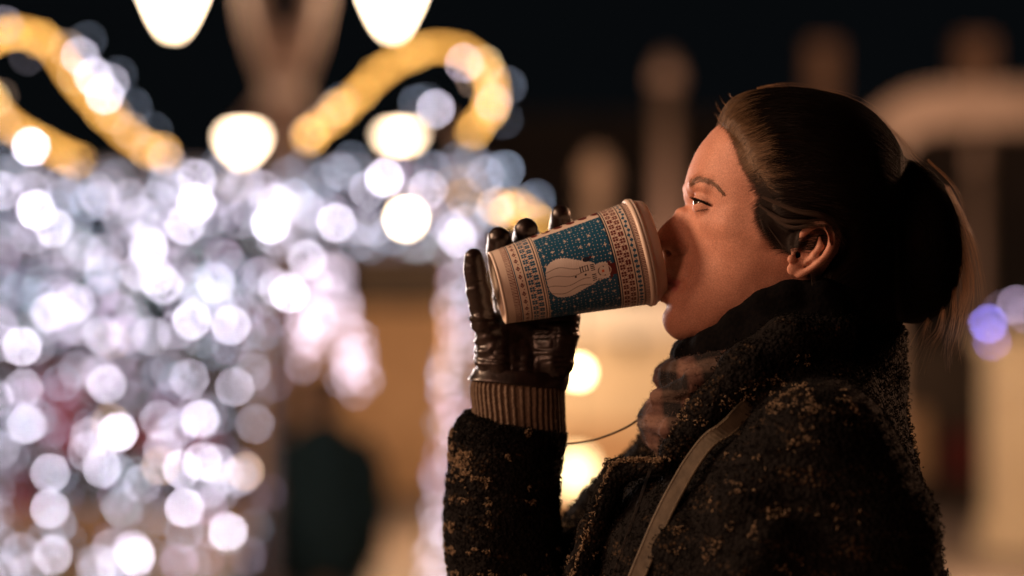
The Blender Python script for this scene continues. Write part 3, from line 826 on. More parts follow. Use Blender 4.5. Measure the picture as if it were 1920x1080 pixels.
RV.f = ((Y*Y-W2[:,None,:])/np.sqrt(gx[:,None,:]**2+gz[:,None,:]**2+4*Y*Y+.8)).astype(np.float32)
# hairline mask: polygon (photo pixels) of the bare face and ear
BARE = [(1342,226),(1362,249),(1376,276),(1385,309),(1399,333),(1418,349),(1438,374),(1434,398),(1441,424),(1460,448),(1474,458),(1488,452),(1500,436),(1520,418),(1552,411),(1577,432),(1574,472),(1552,500),(1530,524),(1515,560),(1500,700),(1150,700),(1150,150),(1335,195)]
def poly_sd(poly, X, Z):
    P = np.array(poly, float); n = len(P); d = np.full(X.shape, 1e9); ins = np.zeros(X.shape, bool)
    for i in range(n):
        a, b = P[i], P[(i+1)%n]; e = b-a; wx, wz = X-a[0], Z-a[1]
        t = np.clip((wx*e[0]+wz*e[1])/(e@e), 0, 1); d = np.minimum(d, np.hypot(wx-t*e[0], wz-t*e[1]))
        c = (a[1] <= Z) != (b[1] <= Z)
        with np.errstate(divide='ignore', invalid='ignore'): xi = a[0]+(Z-a[1])*e[0]/(e[1] if e[1] else 1e-9)
        ins ^= c & (X < xi)
    return np.where(ins, -d, d)
X2 = RV.ax[0].astype(float)[:,None]; Z2 = RV.ax[2].astype(float)[None,:]
mask = poly_sd([((p[0]-960)/24*.968, (HOR-p[1])/24*.968) if i < 19 else (cx(p[0]), cz(p[1])) for i, p in enumerate(BARE)], X2+0*Z2, Z2+0*X2)
mk = (-mask)[:,None,:].astype(np.float32)
h = np.maximum(1.5-np.abs(RV.f-mk), 0)/1.5
RV.f = np.maximum(RV.f, mk) + h*h*1.5*.25
# bun
RV.ell(C(1700,452,0), (4.2,4.6,6.35), .45, rot=[[.99,0,.14],[0,1,0],[-.14,0,.99]])
RV.ell(C(1690,400,0), (2.2,3.2,3.6), .5)
M_hairbase = mat('hair_under', (.008,.005,.0035), .9, Specular_IOR_Level=.0)
def hair_mat(name, c1, c2, rough=.35):
    m = mat(name, c1, rough); t = m.node_tree; b = t.nodes['Principled BSDF']
    hi = t.nodes.new('ShaderNodeHairInfo'); r = t.nodes.new('ShaderNodeValToRGB')
    r.color_ramp.elements[0].color = (*c1,1); r.color_ramp.elements[1].color = (*c2,1)
    t.links.new(hi.outputs['Random'], r.inputs[0]); t.links.new(r.outputs[0], b.inputs['Base Color'])
    return m
M_hair = hair_mat('shaded_brown_hair', (.0025,.0018,.0014), (.0065,.004,.003), .7)  # shade put into the colour: near-black copy outside the lit front
M_hair.node_tree.nodes['Principled BSDF'].inputs['Specular IOR Level'].default_value = .15
def hdisp(V, N):
    return .05*vnoise(V*np.array([1,1,1]), 1.2) + .03*vnoise(np.stack([V[:,0]*.3+V[:,2]*.2, V[:,1]*2, V[:,2]*1.6-V[:,0]*.3], -1), 2.2)
hair = RV.build('hair', M_hairbase, woman, 2, hdisp)
Vh, _ = RV.surf()
Nh = RV.grad(Vh)
BUN = C(1700,452,0)
def flow(P):
    """combing direction of the hair at points P"""
    tgt = C(1715,395,0)
    d = tgt-P; d /= np.linalg.norm(d, axis=-1, keepdims=True)
    lift = np.clip((C(1470,300,0)[0]-P[:,0])/5, 0, 1)[:,None]
    d = d + lift*np.array([0,0,.55])
    low = np.clip((C(0,400)[2]-P[:,2])/4, 0, 1)[:,None]*np.clip((C(1560,0)[0]-P[:,0])/4, 0, 1)[:,None]
    d = d + low*np.array([.3,0,-.1])
    q = P-BUN
    inb = ((q[:,0]/4.6)**2+(q[:,1]/5)**2+(q[:,2]/6.8)**2 < 1.25) & (q[:,0] > -2.2)
    sw = np.stack([-q[:,2]*.5+0*q[:,0], .55*q[:,2]*np.sign(q[:,1]), q[:,0]*1.6], -1)
    sw /= np.maximum(np.linalg.norm(sw, axis=-1, keepdims=True), 1e-6)
    d = np.where(inb[:,None], sw, d)
    return d
def grow(n, sel, k=14, step=.42, off=(.02,.14), seed=1, jit=.10, rad=.011, lift_end=0.0):
    r = np.random.RandomState(seed); idx = np.argwhere(sel)[:,0]; idx = r.choice(idx, n)
    P = Vh[idx] + r.randn(n,3)*.06
    of = r.uniform(off[0], off[1], (n,1)); J = r.randn(n,3)*jit
    st = r.uniform(.6, 1.25, (n,1))*step
    pts = []
    for i in range(k):
        for _ in range(2):
            g = RV.grad(P); P = P - g*(RV.sample(P)[:,None]-of*(1+lift_end*i/k))
        pts.append(P.copy())
        g = RV.grad(P); d = flow(P)+J; d = d-g*(d*g).sum(-1, keepdims=True)
        d /= np.maximum(np.linalg.norm(d, axis=-1, keepdims=True), 1e-6)
        P = P + d*st
    pts = np.stack(pts, 1)
    tp = np.linspace(0,1,k); prof = np.minimum(1, 4*(1-tp)+.15)*np.minimum(1, tp*6+.3)
    return pts, np.ones((n,1))*prof[None]*rad*r.uniform(.7,1.3,(n,1))
px_of = lambda V: 960 + V[:,0]*24*190/(190+V[:,1])
py_of = lambda V: HOR - V[:,2]*24*190/(190+V[:,1])
near = Vh[:,1] < 3
fx, fy = px_of(Vh), py_of(Vh)
front = (fx < 1392 + .42*np.maximum(fy-240,0)) & (fy < 345)
pts, rad = grow(12000, near & ~front, seed=2)
curves_obj('hair_strands', pts, rad, M_hair, hair)
# fine strands starting on the skin along the hairline
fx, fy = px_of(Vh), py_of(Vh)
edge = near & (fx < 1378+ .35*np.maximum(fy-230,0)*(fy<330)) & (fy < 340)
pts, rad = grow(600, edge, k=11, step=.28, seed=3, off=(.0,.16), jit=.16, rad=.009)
curves_obj('hairline_strands', pts, rad, hair_mat('lit_front_hair', (.05,.03,.015), (.28,.18,.095), .45), hair)  # lit copy of the hair colour, kept to the front zone
def head_y(px, py):
    """depth (cm, negative = towards camera) where the sight line meets the face"""
    ys = np.linspace(-8.3, 0, 140)
    P = np.array([C(px, py, y) for y in ys]); f = HV.sample(P)
    i = np.argmax(f < 0)
    return ys[i] if f[i] < 0 else 0.0
# short fine hairs growing out of the skin along the hairline and temple
def both_f(P): return np.minimum(RV.sample(P), HV.sample(P))
def both_g(P):
    e = .09; g = np.stack([both_f(P+np.eye(3)[i]*e)-both_f(P-np.eye(3)[i]*e) for i in range(3)], -1)
    return g/np.maximum(np.linalg.norm(g, axis=-1, keepdims=True), 1e-6)
def baby(line, n, spread, m, rad, k=12, step=.26, seed=20, off=(.01,.06), name='hairline_strands', dirs=None):
    r = np.random.RandomState(seed); L = spline_np([list(p)+[0] for p in line], 400)
    q = L[r.randint(0, 400, n)][:, :2] + r.randn(n,2)*spread
    P = np.array([C(a, b_, head_y(a, b_)) for a, b_ in q]); of = r.uniform(off[0], off[1], (n,1)); J = r.randn(n,3)*.14
    st = r.uniform(.5,1.2,(n,1))*step; pts = []
    for i in range(k):
        for _ in range(2): g = both_g(P); P = P-g*(both_f(P)[:,None]-of*(.3+i/k))
        pts.append(P.copy()); g = both_g(P); d = flow(P)+J
        if dirs is not None: d = d+np.array(dirs)*(1-i/k)
        d = d-g*(d*g).sum(-1,keepdims=True); d /= np.maximum(np.linalg.norm(d,axis=-1,keepdims=True),1e-6); P = P+d*st
    tp = np.linspace(0,1,k)
    return curves_obj(name, np.stack(pts,1), np.ones((n,1))*rad*np.minimum(1,tp*3+.25)*np.minimum(1,(1-tp)*3+.2), m, hair)
HLX = [(1346,228),(1364,250),(1380,278),(1390,309),(1405,333),(1425,349),(1433,372),(1420,395),(1425,424),(1448,452),(1470,463)]
M_baby = hair_mat('fine_dark_hair', (.010,.006,.004), (.032,.019,.012), .7)
M_litb = hair_mat('fine_lit_hair', (.06,.036,.018), (.30,.19,.10), .45)  # light put into the colour: lit copy for the front hairline
baby(HLX[:6], 1500, 2.6, M_litb, .008, seed=21)
baby(HLX[4:], 2600, 6.5, M_baby, .007, seed=22)
baby([(1425,352),(1445,372),(1440,400),(1448,430),(1465,452)], 4200, 11, M_baby, .010, seed=23, k=14, step=.4)
baby([(1350,226),(1372,256),(1390,290),(1402,320),(1430,345)], 900, 6, M_litb, .009, seed=24, k=10, step=.32)
# loose wisps
def wisps(paths, n_each, spread, k=22, rad=.011, seed=5, m=None, name='loose_wisps', y=-2.0, wob=.25, parent=None):
    r = np.random.RandomState(seed); A = []; R = []
    for path in paths:
        base = np.array([C(p[0], p[1], p[2] if len(p) > 2 else y) for p in path])
        for _ in range(n_each):
            Q = base.copy(); s = np.linspace(.25, 1, len(Q))[:,None]
            Q = Q + r.randn(1,3)*spread*s + np.cumsum(r.randn(len(Q),3)*wob*spread, 0)
            Q = spline_np(Q, k); L = r.uniform(.55, 1.0)
            Q = spline_np(Q[:max(4, int(k*L))], k)
            A.append(Q); tp = np.linspace(0,1,k); R.append(rad*r.uniform(.6,1.3)*(1-.75*tp))
    return curves_obj(name, np.array(A), np.array(R), m or M_wisp, parent or hair)
M_wisp = hair_mat('lit_wisp_hair', (.40,.25,.13), (.65,.44,.25), .35)  # colour lightened so the loose wisps read as backlit
wisps([[(1775,350),(1800,400),(1816,470),(1812,550),(1790,640)],[(1790,380),(1822,450),(1838,520),(1846,600)],[(1800,430),(1818,520),(1812,600),(1786,690)],
       [(1804,470),(1812,540),(1790,610),(1770,680)]], 26, .35, seed=6)
wisps([[(1790,540),(1790,590),(1782,640),(1784,690)],[(1770,580),(1762,620),(1742,650),(1725,700)],[(1740,600),(1728,630),(1716,665)],
       [(1800,500),(1806,560),(1798,620),(1790,655)]], 24, .35, seed=7)
wisps([[(1640,214,-1),(1690,262,-2),(1720,300,-2),(1760,330,-2)],[(1740,300),(1790,350),(1815,410)],[(1520,172,-1),(1560,174,-1),(1610,190,-1),(1650,218,-1)],[(1420,166,-1),(1470,160,-1),(1530,168,-1)]], 14, .18, seed=8)
wisps([[(1372,206,-.5),(1362,198,-.6),(1354,190,-.7),(1350,180,-1)],[(1362,222,-.5),(1352,210,-.6),(1346,200,-.8),(1344,190,-.8)],[(1384,192,-.5),(1374,184,-.5),(1368,178,-1),(1366,172,-1)],[(1356,236,-.6),(1347,224,-.8),(1342,214,-.8),(1340,206,-.8)]], 9, .09, seed=9, rad=.006, wob=.06)
M_dkh = hair_mat('dark_strand', (.02,.012,.008), (.06,.035,.02), .4)
wisps([[(1425,410,-7.0),(1436,440,-7.3),(1455,465,-7.5),(1470,485,-7.7)],[(1440,425,-7.1),(1462,455,-7.5),(1482,475,-7.9),(1494,492,-8)],[(1452,440,-7.2),(1466,462,-7.4),(1474,480,-7.6)]], 3, .06, seed=10, m=M_dkh, name='temple_strand', rad=.012)
wisps([[(1490,480,-8.2),(1500,495,-8.2),(1506,515,-8.1)],[(1520,510,-7.9),(1522,540,-7.8),(1514,580,-7.8),(1506,630,-8.5)],[(1526,505,-7.9),(1528,550,-7.8),(1524,600,-8)]], 3, .07, seed=12, name='nape_strand', rad=.008, m=M_dkh)
wisps([[(1425,385,-6.9),(1468,412,-7.9),(1512,416,-8.5),(1550,418,-8.6),(1590,445,-8.3)],[(1440,400,-7.2),(1480,425,-8.0),(1520,424,-8.6),(1560,430,-8.6),(1595,470,-8.0)],[(1430,370,-7.0),(1490,395,-8.0),(1540,405,-8.6),(1590,430,-8.3)]], 70, .14, seed=14, m=M_dkh, name='strands_over_ear', rad=.012, wob=.1)
# ---- brow and lashes, on the skin
r_ = np.random.RandomState(4); A = []
brow = [(1290,349),(1298,342),(1308,337),(1320,337),(1332,341),(1344,350),(1354,360)]
for i in range(460):
    t_ = r_.uniform(0, len(brow)-1.001); k_ = int(t_); f_ = t_-k_
    bx = brow[k_][0]*(1-f_)+brow[k_+1][0]*f_; by = brow[k_][1]*(1-f_)+brow[k_+1][1]*f_
    thick = 6.2*(1-.6*t_/6); bx += r_.randn()*1.5; by += r_.uniform(-thick, thick)
    L = r_.uniform(6,12); ang = math.radians(-50+42*t_/2.5 if t_ < 2.5 else 5+ (t_-2.5)*14) + r_.randn()*.2
    q = []
    for s_ in (0,.33,.66,1):
        x_, y_ = bx+math.cos(ang)*L*s_, by+math.sin(ang)*L*s_
        q.append(C(x_, y_, head_y(x_, y_)-.03-.03*s_))
    A.append(spline_np(q, 6))
A = np.array(A); curves_obj('eyebrow', A, np.ones(A.shape[:2])*np.array([.011,.011,.010,.009,.006,.003]), hair_mat('brow_hair', (.13,.07,.04), (.25,.14,.08)), woman)
M_lash = mat('lash_black', (.006,.005,.005), .4)
A = []
for i in range(150):
    t_ = i/149
    bx, by = 1303+28*t_, 373+12*t_**1.2
    yy = head_y(bx, by)
    for _ in range(1):
        dx, dy = (-11+7*t_)+r_.randn()*1.0, (-5-1*t_)+r_.randn()
        by += r_.uniform(-1.2,1.2); q = [C(bx, by, yy-.02), C(bx+dx*.5, by+dy*.25+1.0, yy-.20), C(bx+dx*.9, by+dy*.8, yy-.30)]
        A.append(spline_np(q, 6))
A = np.array(A); curves_obj('upper_eyelashes', A, np.ones(A.shape[:2])*np.array([.036,.030,.023,.015,.009,.003]), M_lash, woman)
A = []
for i in range(26):
    t_ = i/25; bx, by = 1306+22*t_, 394-3*t_; yy = head_y(bx, by)
    A.append(spline_np([C(bx,by,yy-.02), C(bx-2+r_.randn(),by+2,yy-.1), C(bx-4+r_.randn(),by+4+r_.randn(),yy-.14)], 6))
A = np.array(A); curves_obj('lower_eyelashes', A, np.ones(A.shape[:2])*np.array([.010,.009,.007,.006,.004,.002]), M_lash, woman)
# ================================================================== PAPER CUP
CB = C(933,540,-.95); CT = C(1196,475,0.1)
ax_ = CT-CB; CL = np.linalg.norm(ax_); ax_ = ax_/CL
side = np.array([0,-1.0,0]); side = side-ax_*(side@ax_); side /= np.linalg.norm(side)      # towards the camera
upv = np.cross(side, ax_); upv = upv if upv[2] > 0 else -upv
RB, RT = 2.86, 4.12
def cup_pt(u, phi, r):     # u in cm along the axis
    return CB + np.multiply.outer(u, ax_) + (np.cos(phi)*r)[...,None]*side + (np.sin(phi)*r)[...,None]*upv
def cup_lathe(prof, n=96):
    V=[];F=[]
    ph = np.linspace(0, 2*np.pi, n, endpoint=False)
    for u, r in prof: V.append(cup_pt(np.full(n, u), ph, np.full(n, r)))
    for i in range(len(prof)-1):
        for k in range(n):
            F.append((i*n+k, i*n+(k+1)%n, (i+1)*n+(k+1)%n, (i+1)*n+k))
    return to_world(np.concatenate(V)), F
NU, NP = 430, 840
uu = np.linspace(0, 1, NU); pp = np.linspace(-np.pi, np.pi, NP, endpoint=False)
U, PH = np.meshgrid(uu, pp, indexing='ij'); Rr = RB+(RT-RB)*U
S = PH*Rr              # arc length, up positive
cream = np.array([.74,.63,.53]); ink = np.array([.012,.016,.030]); teal = np.array([.010,.095,.19]); red = np.array([.13,.018,.018]); orng = np.array([.70,.16,.05])
colr = np.tile(cream, (NU, NP, 1)).astype(float)
def put(m, c): colr[m] = c
AX = U*CL
def band(a, b): return (U >= a) & (U < b)
def line(a, wd=.045): return np.abs(AX-a*CL) < wd
# combs next to both rims
ang = PH*180/np.pi
put(band(.062,.098) & ((PH*3.3/.135) % 1 < .42), red)
put(band(.962,.990) & ((PH*4.0/.135) % 1 < .42), red)
put(line(.957,.03) | line(.101,.025), red)
put(line(.112,.035), teal)
# row of leaves
v = (PH*3.0/.66) % 1-.5; d = np.abs(v*.66)/.21 + np.abs(AX-.142*CL)/.19
put(d < 1, red); put((d < 1) & (np.abs(v*.66-.06*np.sin(AX*30)) < .022), cream)
v2 = (PH*3.0/.66+.5) % 1-.5; put(np.hypot(v2*.66, AX-.150*CL) < .05, red)
put(line(.172), ink)
def flowers(a, b, c1, c2, Rm):
    wd = (b-a)*CL; cols = 2; cw = wd/cols
    for j in range(cols):
        c0 = a*CL+cw*(j+.5); pitch = cw*1.12; N = round(2*np.pi*Rm/pitch)
        v = (PH/(2*np.pi)*N + .5*j) % 1-.5
        x, y = (AX-c0), v*2*np.pi*Rm/N; r = np.hypot(x, y); th = np.arctan2(y, x)
        R0 = cw*.50
        pet = (r < R0*(.86+.14*np.cos(4*th+np.pi))) & (r > R0*.16) & (np.abs(np.sin(2*th))*r > .022) & band(a,b)
        put(pet, c1)
        put((np.hypot(np.abs(x)-0, np.abs(y)-pitch*.5) < .045) & band(a,b), c2)
    put((np.abs(AX-(a+b)/2*CL) < .03) & ((PH*Rm/.17) % 1 < .4), c2)
flowers(.180,.268, teal, red, 3.15)
put(line(.275), ink); put(line(.292,.03), ink)
field = band(.300,.778) & (ang < 63) & (ang > -150)
put(field, teal)
# snow dots and stars on the field
rs = np.random.RandomState(3)
gx_ = np.floor(AX/.30).astype(int); gy_ = np.floor(S/.30).astype(int)
hx = ((gx_*73856093 ^ gy_*19349663) % 1000)/1000.; hy = ((gx_*83492791 ^ gy_*29834561) % 1000)/1000.
dx = AX-(gx_+.3+.4*hx)*.30; dy = S-(gy_+.3+.4*hy)*.30
put(field & (np.hypot(dx, dy) < .036+.010*hx), cream*.8)
gx_ = np.floor(AX/1.0).astype(int); gy_ = np.floor(S/.95).astype(int)
hx = ((gx_*7385609 ^ gy_*193496) % 1000)/1000.; hy = ((gx_*834927 ^ gy_*298345) % 1000)/1000.
dx = np.abs(AX-(gx_+.2+.6*hx)*1.0); dy = np.abs(S-(gy_+.2+.6*hy)*.95)
put(field & (((dx < .028) & (dy < .13)) | ((dy < .028) & (dx < .13)) | (dx+dy < .085)), cream)
put(line(.782) | line(.797,.03), ink)
flowers(.803,.892, red, red, 3.9)
put(line(.900), ink)
v = (PH*4.0/.42) % 1-.5; sg = np.where(((PH*4.0/.42).astype(int) % 2) == 0, 1, -1)
put((np.hypot((AX-.924*CL-sg*.05)/.13, v*.42/.12) < 1), teal)
put(np.abs(AX-.924*CL-.10*np.sin(PH*4.0/.42*np.pi)) < .028, teal)
put(line(.948,.04), ink)
# snowman lying along the cup, head towards the lid
T = -S
tc = .57 + (U-.4)*.5
hw = np.interp(U, [.306,.314,.33,.36,.40,.44,.48,.52,.555,.585,.61,.640,.655,.66,.685,.72,.733,.734], [0,.75,1.10,1.42,1.56,1.58,1.48,1.28,1.12,1.0,.92,.74,.55,.60,.66,.62,.5,0])
q = np.floor(np.stack([AX/.07, T/.07])); jag = .05*(((q[0]*7+q[1]*3) % 3)-1)
body = field & (np.abs(T-tc) < hw+jag*.5) & (U > .308) & (U < .734)
put(body, np.array([.84,.78,.72]))
for k_, o_ in enumerate((-.75,-.15,.55,1.1)):
    put(body & (U < .60) & (np.abs(T-tc-o_*np.clip(1.15-(U-.3)*1.3,.4,1)-.12*np.sin(AX*2.4+k_)) < .032), cream*.5)
put((U > .734) & (U < .782) & (np.abs(T-.78) < .62-(U > .752)*.18), red)
put((U > .7335) & (U < .741) & (np.abs(T-.78) < .74), red)
put(np.hypot(AX-.505*CL, T-.70) < .085, ink); put(np.hypot(AX-.572*CL, T-.72) < .085, ink)
for a in (.545,.562,.579,.596): put((np.abs(AX-a*CL) < .035) & (T > .02) & (T < .48), ink)
for tt in (.08,.22,.36,.50,.85,1.0,1.15,1.30): put((np.abs(AX-.628*CL) < .15) & (np.abs(T-tt) < .035), ink)
put(np.abs(np.hypot((AX-.705*CL)/1.1, T-.74)-.42) < (.03) + 0*U, cream)
mo = (np.abs(np.hypot(AX-.690*CL, T-.74)-.34) < .032) & (U < .672); put(mo, ink)
put((np.abs(AX-.692*CL) < .10) & (np.abs(T-.76) < .10), orng)
put(np.hypot(AX-.700*CL, T-.42) < .05, ink); put(np.hypot(AX-.700*CL, T-1.10) < .05, ink)
put(field & (np.hypot((AX-.60*CL)/.30, (T+.42)/.19) < 1), ink*1.5); put(field & (np.hypot((AX-.63*CL)/.10, (T+.52)/.10) < 1), red)
# far side of the print: red leaves on cream
fs = band(.300,.778) & (ang > 66) & (ang < 205-0)
a1 = (AX/1.02) % 1-.5; s1 = (ang-79)/22.
put(fs & (np.hypot(a1/.36, s1/.36+.5*a1) < 1), red)
M_cup = mat('printed_paper', (.8,.7,.6), .38)
t = M_cup.node_tree; b = t.nodes['Principled BSDF']
ca = t.nodes.new('ShaderNodeAttribute'); ca.attribute_name = 'print'; t.links.new(ca.outputs['Color'], b.inputs['Base Color'])
b.inputs['Coat Weight'].default_value = .15
tc_ = t.nodes.new('ShaderNodeTexCoord'); n_ = t.nodes.new('ShaderNodeTexNoise'); n_.inputs['Scale'].default_value = 160; n_.inputs['Detail'].default_value = 3
bp_ = t.nodes.new('ShaderNodeBump'); bp_.inputs['Strength'].default_value = .35; bp_.inputs['Distance'].default_value = .0006
t.links.new(tc_.outputs['Object'], n_.inputs['Vector']); t.links.new(n_.outputs[0], bp_.inputs['Height']); t.links.new(bp_.outputs[0], b.inputs['Normal'])
M_cream2 = mat('cream_card', (.70,.60,.50), .42); M_lid = mat('lid_plastic', (.62,.52,.44), .32, Subsurface_Weight=.2)
P = cup_pt(AX, PH, Rr)
emb = .0025*np.sin(AX*34+1.5*np.sin(S*9))*field         # knitted relief of the sleeve
P = P + (np.cos(PH)[...,None]*side+np.sin(PH)[...,None]*upv)*emb[...,None]
i, k = np.meshgrid(np.arange(NU-1), np.arange(NP), indexing='ij'); k2 = (k+1) % NP
Q = np.stack([i*NP+k, i*NP+k2, (i+1)*NP+k2, (i+1)*NP+k], -1).reshape(-1,4)
cup = mesh_obj('paper_cup', to_world(P.reshape(-1,3)), Q, M_cup)
ca_ = cup.data.attributes.new('print', 'FLOAT_COLOR', 'POINT')
ca_.data.foreach_set('color', np.concatenate([colr.reshape(-1,3), np.ones((NU*NP,1))], 1).astype(np.float32).ravel())
setp(cup, 'cream paper cup with knit style snowman print, tilted to her lips', 'paper cup')
V, F = cup_lathe([(.55,.02),(.22,2.5),(.02,2.70),(-.06,2.70),(-.08,2.80),(-.03,2.885),(.12,2.90),(.14,2.87)]); mesh_obj('bottom', V, F, M_cream2, cup)
V, F = cup_lathe([(CL-.16,4.11),(CL-.10,4.26),(CL+.03,4.33),(CL+.17,4.30),(CL+.24,4.20),(CL+.22,4.05),(CL+.10,4.0)]); mesh_obj('rolled_rim', V, F, M_cream2, cup)
V, F = cup_lathe([(CL+.20,4.24),(CL+.30,4.30),(CL+.42,4.26),(CL+.50,4.12),(CL+.66,4.08),(CL+1.18,3.92),(CL+1.30,3.82),(CL+1.32,3.70),(CL+1.22,3.60),(CL+.55,3.50),(CL+.50,3.3),(CL+.50,.02)]); mesh_obj('lid', V, F, M_lid, cup)
# ================================================================== GLOVED HAND, CUFF
GV = Vol((cx(850), -3.5, cz(760)), (cx(1100), 8.2, cz(375)), .085)
def CP(px, py, y): return C(px, py, y)
# palm and heel of the hand
GV.ell(CP(985,650,3.0), (3.75,1.7,3.4), .8)
GV.ell(CP(935,672,2.2), (1.9,1.5,3.0), .8)          # little finger side
GV.ell(CP(1040,655,2.0), (1.45,1.5,2.6), .8)        # ball of the thumb
GV.cap(CP(982,705,2.8), CP(972,760,2.9), 2.9, 3.1, 1.0, flat=.72, fdir=(0,1,0))
# fingers: little, ring, middle, index
GV.chain([CP(925,655,2.4), CP(906,600,1.6), CP(896,545,.9), CP(890,510,.3), CP(887,482,-.1)], [1.12,.94,.84,.78,.70], .45)
GV.chain([CP(955,640,3.4), CP(950,560,4.3), CP(942,500,3.6), CP(937,470,2.2), CP(936,447,.9)], [1.1,1.02,1.02,1.02,.92], .35)
GV.chain([CP(995,635,3.8), CP(998,550,5.2), CP(993,480,4.6), CP(987,445,2.9), CP(986,430,1.6)], [1.1,1.03,1.02,1.02,.92], .35)
GV.chain([CP(1035,635,3.6), CP(1052,550,5.6), CP(1053,470,5.2), CP(1052,425,4.0), CP(1051,403,3.0)], [1.05,1.0,.95,.88,.80], .35)
# thumb along the lower far side of the cup
GV.chain([CP(1040,680,1.9), CP(1058,630,1.6), CP(1064,597,1.9), CP(1070,560,3.2)], [1.25,1.02,.9,.8], .6)
# keep clear of the cup
sl, X, Y_, Z = GV.box(GV.lo, GV.lo+GV.n*GV.h)
qx, qy, qz = X-CB[0], Y_-CB[1], Z-CB[2]
ua = qx*ax_[0]+qy*ax_[1]+qz*ax_[2]
ra = np.sqrt(np.maximum(qx*qx+qy*qy+qz*qz-ua*ua, 0))-(RB+(RT-RB)*ua/CL)
ra = np.maximum(ra, -.1-ua)
GV.f = np.maximum(GV.f, -(ra-.03)).astype(np.float32)
def gdisp(V, N):
    # leather creases: across the finger joints, at the wrist and over the heel of the hand
    pyv = HOR - V[:,2]*24*190/(190+V[:,1]); pxv = 960 + V[:,0]*24*190/(190+V[:,1])
    c = np.abs(vnoise(V*np.array([.55,.55,1.5]), 1.5)); d = .16*(c-.25)
    w = np.clip((pyv-600)/80, 0, 1)
    c2 = np.abs(vnoise(V*np.array([.9,.7,.35])+4, 1.2)); d = d + w*.22*(c2-.25)
    c3 = np.sin(V[:,2]*7+2.5*vnoise(V, .9)); little = np.clip((925-pxv)/20, 0, 1)*np.clip((pyv-500)/40, 0, 1)
    d = d + little*.06*c3 + .012*vnoise(V, 5)
    return np.where(V[:,2] > C(0,590)[2], d*.45, d)
M_glove = noise_mat('dark_leather', (.009,.0045,.0035), (.017,.008,.006), 140, .36, .5, 6, .0007)
M_glove.node_tree.nodes['Principled BSDF'].inputs['Specular IOR Level'].default_value = .6
glove = GV.build('glove', M_glove, woman, 2, gdisp)
glove['label'] = 'dark brown creased leather glove on the raised hand'
def loft(name, sec, m, parent, nu=260, nv=220, disp=None, pw=2.2, dt=0):
    """sec: rows of (py, x_left, x_right, y_centre cm, y_radius cm, tilt px) from top to bottom"""
    S_ = spline_np(np.array(sec, float), nv)
    th = np.linspace(0, 2*np.pi, nu, endpoint=False)
    ct, st = np.cos(th), np.sin(th)
    ex = np.sign(ct)*np.abs(ct)**(2/pw); ey = np.sign(st)*np.abs(st)**(2/pw)
    k = (190+S_[:,3])/190
    xc = ((S_[:,1]+S_[:,2])/2-960)/24*k; rx = (S_[:,2]-S_[:,1])/48*k
    zc = (HOR-S_[:,0])/24*k
    V = np.stack([xc[:,None]+rx[:,None]*ex, S_[:,3][:,None]-S_[:,4][:,None]*ey, zc[:,None]-S_[:,5][:,None]/24*ex-dt/24*ey*(1-np.linspace(0,1,nv)[:,None])**4], -1)
    V0 = V.copy()
    du = np.roll(V,-1,1)-np.roll(V,1,1); dv = np.gradient(V, axis=0); N = np.cross(du, dv); N /= np.maximum(np.linalg.norm(N,axis=-1,keepdims=True),1e-6)
    cen = V.mean(1, keepdims=True)
    if ((V-cen)*N).sum() < 0: N = -N
    if disp is not None: V = V + N*disp(V, N, th[None,:]+0*S_[:,:1], np.linspace(0,1,nv)[:,None]+0*th[None,:])[...,None]
    i, kk = np.meshgrid(np.arange(nv-1), np.arange(nu), indexing='ij'); k2 = (kk+1) % nu
    Q = np.stack([i*nu+kk, i*nu+k2, (i+1)*nu+k2, (i+1)*nu+kk], -1).reshape(-1,4)
    o = mesh_obj(name, to_world(V.reshape(-1,3)), Q, m, parent)
    return o, V, N
M_knit = noise_mat('brown_wool_knit', (.10,.068,.045), (.15,.105,.07), 300, .85, .5, 4, .001)
M_hem = M_glove
loft('glove_hem', [(696,889,1068,2.9,2.35,6),(708,884,1067,2.9,2.5,8),(717,878,1063,2.9,2.6,9),(721,877,1062,2.9,2.58,9),(720,882,1060,2.9,2.48,9)], M_glove, glove, 160, 30,
     lambda V,N,th,t: .05*np.sin(th*5+1)*t+.05*vnoise(V,.9))
def ribs(V, N, th, t):
    r_ = np.sin(th*46+1.6*np.sin(t*3.0)+.5*vnoise(V,.5))
    return .055*np.sign(r_)*np.abs(r_)**.7 + .10*vnoise(V, .45) + .02*vnoise(V,9)
knit, _, _ = loft('knit_cuff', [(705,893,1060,2.9,2.2,8),(728,884,1060,2.9,2.45,10),(750,883,1060,2.95,2.55,10),(775,886,1059,3.0,2.6,9),(800,889,1060,3.1,2.6,6),(818,895,1058,3.1,2.55,2),(840,900,1050,3.1,2.4,0)], M_knit, woman, 900, 150, ribs)
knit['label'] = 'ribbed brown wool cuff of the jumper below the glove'
